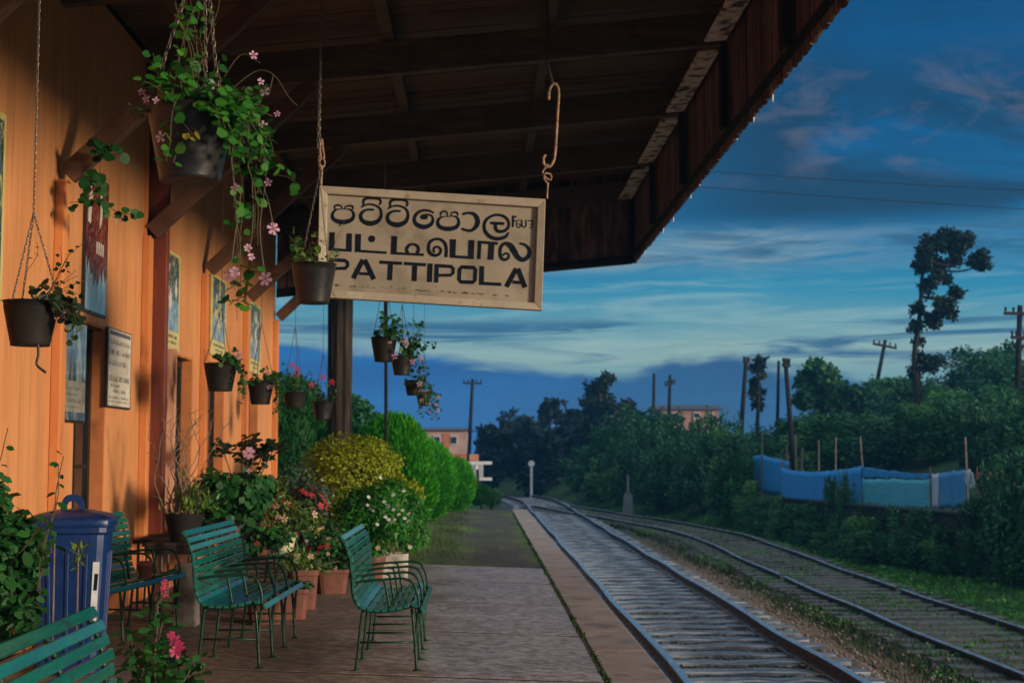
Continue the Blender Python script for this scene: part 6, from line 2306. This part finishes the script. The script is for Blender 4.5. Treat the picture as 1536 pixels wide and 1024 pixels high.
def shrub_at(px, Y, top_py, wide, k, bury=.25):
    # stand clear of the track: step back along the line of sight to the foot of the bank
    while W(px, 680, Y).x < bank_x(Y) - .2 and Y < 80: Y += .25
    b = gz(px, Y)
    top = W(px, top_py, Y).z
    h = max(.7, top - b.z) + bury
    o = bpy.data.objects.new('bank_shrub', PB[k])
    COL.objects.link(o)
    o.location = (b.x, Y, b.z - bury)
    w = wide * Y / F
    o.scale = (w, w * RNG.uniform(.9, 1.2), h)
    o.rotation_euler = (0, 0, RNG.uniform(0, 6.28))
    tag(o, LBL[k], 'shrub', 'shrubs on the right bank')


# front row along the foot of the bank
for px, Y, top, wide, k in ((862, 74, 690, 60, 1), (885, 70, 676, 66, 0), (908, 68, 662, 62, 3), (905, 66, 700, 70, 2), (935, 64, 668, 84, 0), (930, 60, 690, 70, 2), (962, 62, 655, 74, 4), (985, 58, 680, 90, 0), (1010, 60, 662, 80, 2), (1012, 55, 690, 80, 3), (1042, 57, 650, 84, 1), (1052, 52, 672, 96, 0), (1080, 54, 652, 84, 4), (1092, 49, 662, 92, 2), (1095, 47, 664, 70, 0), (1105, 45, 700, 60, 3), (1126, 43.5, 738, 56, 2), (1142, 42, 750, 56, 0), (1168, 40, 758, 56, 2)):
    shrub_at(px + RNG.normal() * 3, Y, top + RNG.normal() * 4, wide, k)
# upper slope up to the skyline
for i in range(46):
    px = 960 + (i * 37.7) % 640 + RNG.normal() * 6
    f = RNG.random()
    sky = np.interp(px, SKX, SKY_)
    Y = 50 + 22 * f + max(0, (1100 - px) * .05)
    if bank_x(Y) + 1 > W(px, 680, Y).x: Y = Y + 10
    top = sky + (1 - f) * 55 + RNG.normal() * 7
    shrub_at(px, Y, top, RNG.uniform(80, 125), int(RNG.choice([0, 0, 1, 2, 2, 3, 4, 4])) if not 1310 < px < 1470 else int(RNG.choice([2, 2, 4, 1])))
# behind and beside the tarpaulin, and at the right edge
for px, Y, top, wide, k in ((1200, 52, 648, 110, 3), (1260, 50, 640, 130, 3), (1330, 48, 636, 130, 0), (1400, 46, 630, 130, 3), (1460, 42, 625, 120, 1), (1520, 40, 610, 130, 4), (1500, 31.5, 742, 96, 3), (1535, 29, 700, 130, 0), (1480, 45, 600, 130, 4), (1560, 34, 620, 150, 0), (1580, 27.5, 770, 140, 3), (1235, 37.2, 770, 56, 1), (1262, 36.6, 748, 44, 2), (1320, 35.6, 775, 40, 0), (1196, 38.2, 765, 50, 2), (1185, 35.5, 770, 60, 3), (1248, 34.6, 738, 34, 1), (1268, 34.2, 736, 30, 4), (1305, 32.8, 776, 60, 3), (1225, 35.2, 768, 46, 0), (1420, 30.6, 800, 90, 3), (1470, 29.2, 768, 80, 0), (1345, 32.0, 788, 50, 2)):
    shrub_at(px, Y, top, wide, k)
# tangled low growth at the foot of the retaining wall
for i in range(26):
    Y = 25 + i * .8
    x = bank_x(Y) - .42 + RNG.normal() * .15
    o = bpy.data.objects.new('bank_shrub', PB[(0, 3, 2, 4)[i % 4]])
    COL.objects.link(o)
    o.location = (x, Y, ground_z(x - .5, Y) - .1)
    s = RNG.uniform(.8, 1.5)
    o.scale = (s, s, s * RNG.uniform(.5, 1.0))
    o.rotation_euler = (0, 0, RNG.uniform(0, 6))
    tag(o, 'low tangled bush at the foot of the retaining wall', 'shrub', 'bushes along the retaining wall')


# ------------------------------------------------------------------ retaining wall, tarpaulin fence
def retaining_wall():
    m = surf('mossy_dark_stonework', (.010, .011, .010), (.030, .028, .025), scale=2.5, rough=(.8, 1), bump=.8, bscale=9, dirt=(.02, .035, .014), dscale=1.5)
    ys = [12, 25, 28, 31, 34, 37, 39.5]
    t = thing('retaining_wall', 'dark mossy stone retaining wall below the blue tarpaulin fence', 'wall', (bank_x(31), 31, -1.3))
    mb = MB()
    for c in range(5):
        z0, z1 = c * .28, c * .28 + .272
        y = 12.0 + (c % 2) * .3
        while y < 44.5:
            w = RNG.uniform(.45, .8)
            y1 = min(y + w, 44.6)
            xa, xb = bank_x(y) - .20 - .03 * c * 0 + RNG.normal() * .018, bank_x(y1) - .20 + RNG.normal() * .018
            p = [(xa, y), (xa + .42, y), (xb + .42, y1 - .012), (xb, y1 - .012)]
            mb.hexa([(a - bank_x(31), b - 31, z0) for a, b in p] + [(a - bank_x(31), b - 31, z1) for a, b in p])
            y = y1
    mb.build('stonework', m, t, bevel=.02)
    mb = MB()
    y = 12.0
    while y < 43.5:
        y1 = y + 1.5
        xa, xb = bank_x(y) - .25, bank_x(y1) - .25
        mb.hexa([(a - bank_x(31), b - 31, 1.402) for a, b in ((xa, y), (xa + .5, y), (xb + .5, y1 - .01), (xb, y1 - .01))] + [(a - bank_x(31), b - 31, 1.46) for a, b in ((xa, y), (xa + .5, y), (xb + .5, y1 - .01), (xb, y1 - .01))])
        y = y1
    mb.build('capping', m, t)


retaining_wall()


def tarp_fence():
    TY = lambda Y: 33 + (Y - 31.2) * 2.04
    nt = NT('blue_tarpaulin')
    n1 = noise(nt, 3.0, (5, 3, .5), detail=6, rough=.65)
    col = nt.ramp(n1, [(.3, (.03, .27, .62, 1)), (.7, (.06, .38, .76, 1))])
    bp = nt.n('ShaderNodeBump', {'Strength': 1.0, 'Distance': .06, 'Height': n1}).outputs[0]
    nt.out(nt.n('ShaderNodeBsdfPrincipled', {'Base Color': col, 'Roughness': .45, 'Normal': bp}).outputs[0])
    blue = nt.m
    green = surf('pale_green_tarpaulin', (.08, .42, .50), (.14, .52, .60), scale=2, stretch=(1, 1, 8), rough=(.4, .6), bump=.5)
    dull = surf('dull_blue_tarpaulin', (.05, .25, .48), (.10, .34, .56), scale=3, stretch=(3, 1, 1), rough=(.4, .6), bump=.5)
    white = plain('white_cloth', (.6, .62, .65), .8)
    stick = surf('grey_wooden_stake', (.10, .075, .06), (.2, .16, .13), scale=6, rough=(.8, .95), bump=.4)
    o = W(1310, 768, TY(33.5))
    t = thing('tarpaulin_fence', 'makeshift fence of blue and green tarpaulin on wooden stakes above the wall', 'fence', o)

    def sheet(name, top, bot, mat, n=14, fold=.014):
        "top, bot: lists of (px, py, Y)"
        mb = MB()
        lin = lambda P: [tuple(np.array(a) + (np.array(b) - np.array(a)) * k / n) for a, b in zip(P[:-1], P[1:]) for k in range(n)] + [P[-1]]
        tp = [(x, y + RNG.normal() * .55 + (1.2 if i % n else 0), Y) for i, (x, y, Y) in enumerate(lin(top))]
        bt = [(x, y + RNG.normal() * .9, Y) for x, y, Y in lin(bot)]
        m = 7
        for i in range(len(tp)):
            a, b = W(tp[i][0], tp[i][1], TY(tp[i][2])), W(bt[i][0], bt[i][1], TY(bt[i][2]))
            for j in range(m + 1):
                q = a.lerp(b, j / m) - o
                q = q + Vector((0, (math.sin(i * .9 + j * .35) + .5 * math.sin(i * 2.7)) * fold * math.sin(PI * min(1, (j + .5) / m)) + RNG.normal() * .008, 0))
                mb.v.append(tuple(q))
        for i in range(len(tp) - 1):
            for j in range(m):
                mb.f.append((i * (m + 1) + j, i * (m + 1) + j + 1, (i + 1) * (m + 1) + j + 1, (i + 1) * (m + 1) + j))
        ob = mb.build(name, mat, t, smooth=True)
        s = ob.modifiers.new('solid', 'SOLIDIFY')
        s.thickness = .003
        return ob
    sheet('blue_tarpaulin', [(1171, 700, 36.6), (1195, 705, 36), (1225, 706, 35.4), (1260, 703, 34.7), (1292, 698, 34)], [(1173, 756, 36.6), (1195, 762, 36), (1225, 766, 35.4), (1260, 768, 34.7), (1291, 766, 34)], blue)
    sheet('blue_tarpaulin', [(1117, 685, 39.5), (1141, 681, 38.8), (1183, 690, 38)], [(1119, 735, 39.5), (1141, 738, 38.8), (1184, 745, 38)], blue, 8)
    sheet('blue_tarpaulin', [(1293, 699, 34), (1340, 705, 33.2), (1397, 710, 32.2)], [(1293, 716, 34), (1340, 716, 33.2), (1397, 718, 32.2)], blue, 10, .02)
    sheet('green_tarpaulin', [(1293, 717, 34), (1340, 717, 33.2), (1397, 719, 32.2)], [(1293, 764, 34), (1340, 764, 33.2), (1397, 764, 32.2)], green, 10)
    sheet('pale_strip', [(1397.5, 710, 32.2), (1407, 709, 32)], [(1397.5, 764, 32.2), (1407, 764, 32)], white, 4, .03)
    sheet('dull_blue_tarpaulin', [(1407.5, 709, 32), (1430, 705, 31.6), (1451, 702, 31.2)], [(1407.5, 762, 32), (1430, 763, 31.6), (1451, 763, 31.2)], dull, 8)
    sheet('white_cloth', [(1447, 706, 31.1), (1454, 703, 31), (1460, 708, 30.9)], [(1449, 728, 31.1), (1455, 734, 31), (1462, 730, 30.9)], white, 5, .08)
    for px, y0, y1, Y in ((1142, 648, 740, 38.8), (1172, 690, 760, 36.7), (1195, 652, 764, 36.1), (1183, 668, 745, 38.1), (1230, 660, 768, 35.4), (1255, 655, 768, 34.9), (1293, 655, 768, 34.05), (1397, 700, 768, 32.25), (1452, 655, 770, 31.25), (1204, 672, 764, 36.3)):
        a, b = W(px, y1, TY(Y) - .07) - o, W(px + RNG.normal() * 3, y0, TY(Y) - .07) - o
        b2 = a + (a - b).normalized() * .15
        mb = MB()
        mb.tube([b2, (a + b) / 2 + Vector((RNG.normal() * .02, 0, 0)), b], [.03, .027, .022], 7)
        mb.build('stake', stick, t)
    # brown cane screen continuing to the right
    o2 = W(1520, 770, 31.4)
    t2 = thing('cane_fence', 'rusty brown cane fence at the right edge, beyond the white cloth', 'fence', o2)
    rust = surf('brown_cane', (.10, .045, .03), (.19, .09, .06), scale=5, rough=(.7, .9))
    mb = MB()
    for i in range(26):
        f = i / 25
        px, Y = 1466 + f * 100, 32.6 - f * 2.4
        a, b = W(px + RNG.normal() * 1.5, 772, Y) - o2, W(px + RNG.normal() * 2.5, 704 + RNG.normal() * 4, Y) - o2
        mb.tube([a, b], .011, 5)
    mb.build('canes', rust, t2)
    for y in (712, 742):
        mb = MB()
        mb.tube([W(1464, y, 32.65) - o2, W(1566, y - 2, 30.2) - o2], .018, 5)
        mb.build('rail', rust, t2)


tarp_fence()


# ------------------------------------------------------------------ utility poles and wires
def upole(label, px_t, py_t, px_b, py_b, Y, r=.11, arms=(), wires=0):
    a, b = W(px_t, py_t, Y), W(px_b, py_b, Y)
    d = (a - b).normalized()
    gz_ = ground_z(b.x, Y)
    base = b + d * ((gz_ - .1 - b.z) / d.z)
    t = thing('utility_pole', label, 'utility pole', base, 0, 'wooden utility poles')
    mb = MB()
    mb.tube([(0, 0, 0), (a - base) * .5, a - base], [r, r * .85, r * .7], 9)
    mb.build('pole', M['pole'], t, smooth=True)
    for py, half, tilt in arms:
        c = b + (a - b) * ((py - py_b) / (py_t - py_b)) - base
        k = Y / F
        e = Vector((half * k, .15, -tilt * k))
        mb = MB()
        mb.beam(c - e + Vector((0, -r, 0)), c + e + Vector((0, -r, 0)), .09, .11)
        arm = mb.build('crossarm', M['pole'], t)
        for s in (-.92, -.45, .45, .92):
            q = c + e * s + Vector((0, -r, .05))
            mb = MB()
            mb.lathe([(.03, 0), (.035, .06), (.05, .08), (.045, .16), (.001, .19)], tuple(q), n=8)
            mb.build('insulator', M['pole'], arm)
    return t


upole('tall far pole with one crossarm near the pink building', 709, 568, 703, 690, 88, .14, [(575, 14, 0)])
upole('bare pole without crossarm left of the orange roofed house', 981, 560, 980, 640, 84, .12)
upole('pole with small drooping arms at the orange roofed house', 1005, 562, 1003, 640, 80, .12, [(576, 8, -2)])
upole('dark plain pole left of the slim drooping tree', 1119, 540, 1112, 640, 62, .12, [(543, 5, 0)])
upole('thinner of the two poles standing close together on the bank', 1168, 541, 1166, 640, 64, .09)
upole('stouter leaning pole of the pair close together on the bank', 1178, 540, 1190, 690, 46, .10, [(548, 6, 0)])
upole('leaning pole with crossarm left of the tall tree', 1328, 510, 1312, 590, 72, .13, [(519, 19, 3)])
upole('pole with two crossarms at the right edge of the view', 1530, 458, 1524, 650, 50, .13, [(471, 28, 0), (507, 16, 0)])
for k, (y0, y1, Y) in enumerate(((252, 274, 42), (276, 302, 42))):
    a, b = W(1050, y0, Y), W(1536, y1, Y)
    d = b - a
    p0, p1 = a - d * 1.2, b + d * 3.0
    t = thing('overhead_wire', ('upper thin dark overhead wire crossing the sky', 'lower thin dark overhead wire crossing the sky')[k], 'wire', p0)
    mb = MB()
    n = 40
    pts = []
    for i in range(n + 1):
        f = i / n
        q = p0.lerp(p1, f) - p0
        q.z += -.55 * (1 - (2 * f - 1) ** 2) + .30
        pts.append(q)
    mb.tube(pts, .009, 5)
    mb.build('cable', M['pole'], t)


# ------------------------------------------------------------------ station signs at the far end, white marker, houses
def far_signs():
    Y = 43
    b = W(714, 739, Y)
    t = thing('signal_post', 'white post with two crossbars and an orange tile at the platform end', 'sign post', b)
    L = lambda x, y, d=0: W(x, y, Y + d) - b
    wm = plain('white_signal_paint', (.62, .62, .6), .6)
    mb = MB()
    mb.tube([(0, 0, -.3), L(714, 690)], .055, 10)
    mb.build('post', wm, t)
    for y, x0, x1 in ((694, 699, 738), (718, 706, 738)):
        mb = MB()
        mb.beam(L(x0, y, -.07), L(x1, y, -.07), .03, .09)
        mb.build('crossbar', wm, t)
    mb = MB()
    mb.beam(L(704, 686, -.07), L(718, 686, -.07), .03, .2)
    mb.build('orange_tile', plain('orange_tile_paint', (.5, .2, .12), .6), t)
    g = W(712, 706, Y + 1.5)
    t2 = thing('grey_board', 'pale grey board standing behind the white signal post', 'board', (g.x, Y + 1.5, ground_z(g.x, Y + 1.5)))
    mb = MB()
    q = lambda x, y: W(x, y, Y + 1.5) - Vector(t2.location)
    mb.beam(q(699, 706), q(725, 706), .03, .44)
    mb.build('panel', plain('grey_board_paint', (.32, .33, .36), .6), t2)
    for x in (702, 722):
        mb = MB()
        p = q(x, 716)
        mb.tube([(p.x, p.y + .03, 0), (p.x, p.y + .03, p.z)], .03, 6)
        mb.build('leg', M['pole'], t2)
    Y2 = 76.0
    b = W(797, 732, Y2)
    b.z = ground_z(b.x, Y2)
    t3 = thing('track_marker', 'white round topped marker post beside the bend of the track', 'marker post', b)
    mb = MB()
    e = W(797, 698, Y2) - b
    mb.tube([(0, 0, 0), e], .07, 8)
    mb.build('post', wm, t3)
    mb = MB()
    c = W(797, 695, Y2) - b
    mb.tube([c + Vector((0, -.06, 0)), c + Vector((0, -.10, 0))], .17, 20)
    mb.build('disc', wm, t3)
    Y3 = 57
    b = W(942, 742, Y3)
    b.z = ground_z(b.x, Y3)
    t4 = thing('white_marker_stone', 'pale pointed marker stone at the foot of the right bank', 'marker stone', b)
    mb = MB()
    w, h = .16, W(942, 712, Y3).z - b.z
    mb.hexa([(-.22, -w, 0), (.22, -w, 0), (.22, w, 0), (-.22, w, 0), (-.16, -w * .7, h * .55), (.16, -w * .7, h * .55), (.16, w * .7, h * .55), (-.16, w * .7, h * .55)])
    mb.hexa([(-.06, -.06, h * .55), (.06, -.06, h * .55), (.06, .06, h * .55), (-.06, .06, h * .55), (-.04, -.04, h), (.04, -.04, h), (.04, .04, h), (-.04, .04, h)])
    mb.build('stone', plain('lichen_grey_stone', (.15, .16, .17), .8), t4)


far_signs()


def house(label, px0, px1, py_eave, py_roof, py_base, Y, wall_c, roof_c, wins, orange=()):
    a = W(px0, py_base, Y)
    t = thing('far_house', label, 'house', a)
    wm = surf('far_wall_paint', tuple(c * .85 for c in wall_c), wall_c, scale=.5, rough=(.7, .9), bump=.1, dirt=tuple(c * .6 for c in wall_c), dscale=.4)
    P = lambda x, y: (W(x, y, Y) - a)
    wd = P(px1, py_base).x
    h = P(px0, py_eave).z
    lo = ground_z(a.x, Y) - a.z - .5
    mb = MB()
    mb.box(0, wd, 0, 8, min(lo, -1), h)
    mb.build('wall', wm, t)
    mb = MB()
    hr = P(px0, py_roof).z - h
    mb.hexa([(-.5, -.6, h + .002), (wd + .5, -.6, h + .002), (wd + .5, 8.6, h + .002), (-.5, 8.6, h + .002), (-.3, 2.5, h + hr), (wd + .3, 2.5, h + hr), (wd + .3, 5.5, h + hr), (-.3, 5.5, h + hr)])
    mb.build('roof', plain('far_roof_sheet', roof_c, .7), t)
    fr = plain('far_window_frame', (.45, .47, .5), .5)
    for x0, y0, x1, y1 in wins:
        p, q = P(x0, y1), P(x1, y0)
        mb = MB()
        mb.box(p.x, q.x, -.10, -.002, p.z, q.z)
        w = mb.build('window', fr, t)
        m = (q.x - p.x)
        mb = MB()
        mb.box(p.x + m * .12, p.x + m * .47, -.13, -.102, p.z + .1, q.z - .1)
        mb.box(p.x + m * .53, q.x - m * .12, -.13, -.102, p.z + .1, q.z - .1)
        mb.build('pane', M['glass'], w)
    for x0, y0, x1, y1 in orange:
        p, q = P(x0, y1), P(x1, y0)
        mb = MB()
        mb.box(p.x, q.x, -.06, -.002, p.z, q.z)
        mb.build('orange_panel', plain('far_orange_panel', (.45, .14, .06), .8), t)


house('pale pink two storey house far behind the hedge', 636, 700, 645, 640, 700, 108, (.50, .33, .28), (.06, .055, .06), [(650, 653, 661, 668), (676, 653, 686, 667)], [(664, 650, 674, 672), (664, 680, 700, 690)])
house('orange walled house with dark roof, far beyond the right bank', 992, 1078, 614, 606, 650, 125, (.34, .17, .14), (.05, .035, .035), [(1003, 618, 1014, 628), (1040, 618, 1050, 628), (1060, 618, 1070, 628)])


# ------------------------------------------------------------------ the air
def haze():
    mb = MB()
    mb.box(-235, 235, -50, 432, -3.2, 17.5)
    m = bpy.data.materials.new('blue_evening_haze')
    m.use_nodes = True
    t = m.node_tree
    t.nodes.clear()
    v = t.nodes.new('ShaderNodeVolumePrincipled')
    v.inputs['Color'].default_value = (.13, .50, .95, 1)
    v.inputs['Density'].default_value = HAZE_D
    v.inputs['Anisotropy'].default_value = .2
    o = t.nodes.new('ShaderNodeOutputMaterial')
    t.links.new(v.outputs[0], o.inputs['Volume'])
    ob = mb.build('haze', m)
    tag(ob, 'thin blue evening haze over the line', 'haze', kind='stuff')


HAZE_D = .0009
haze()
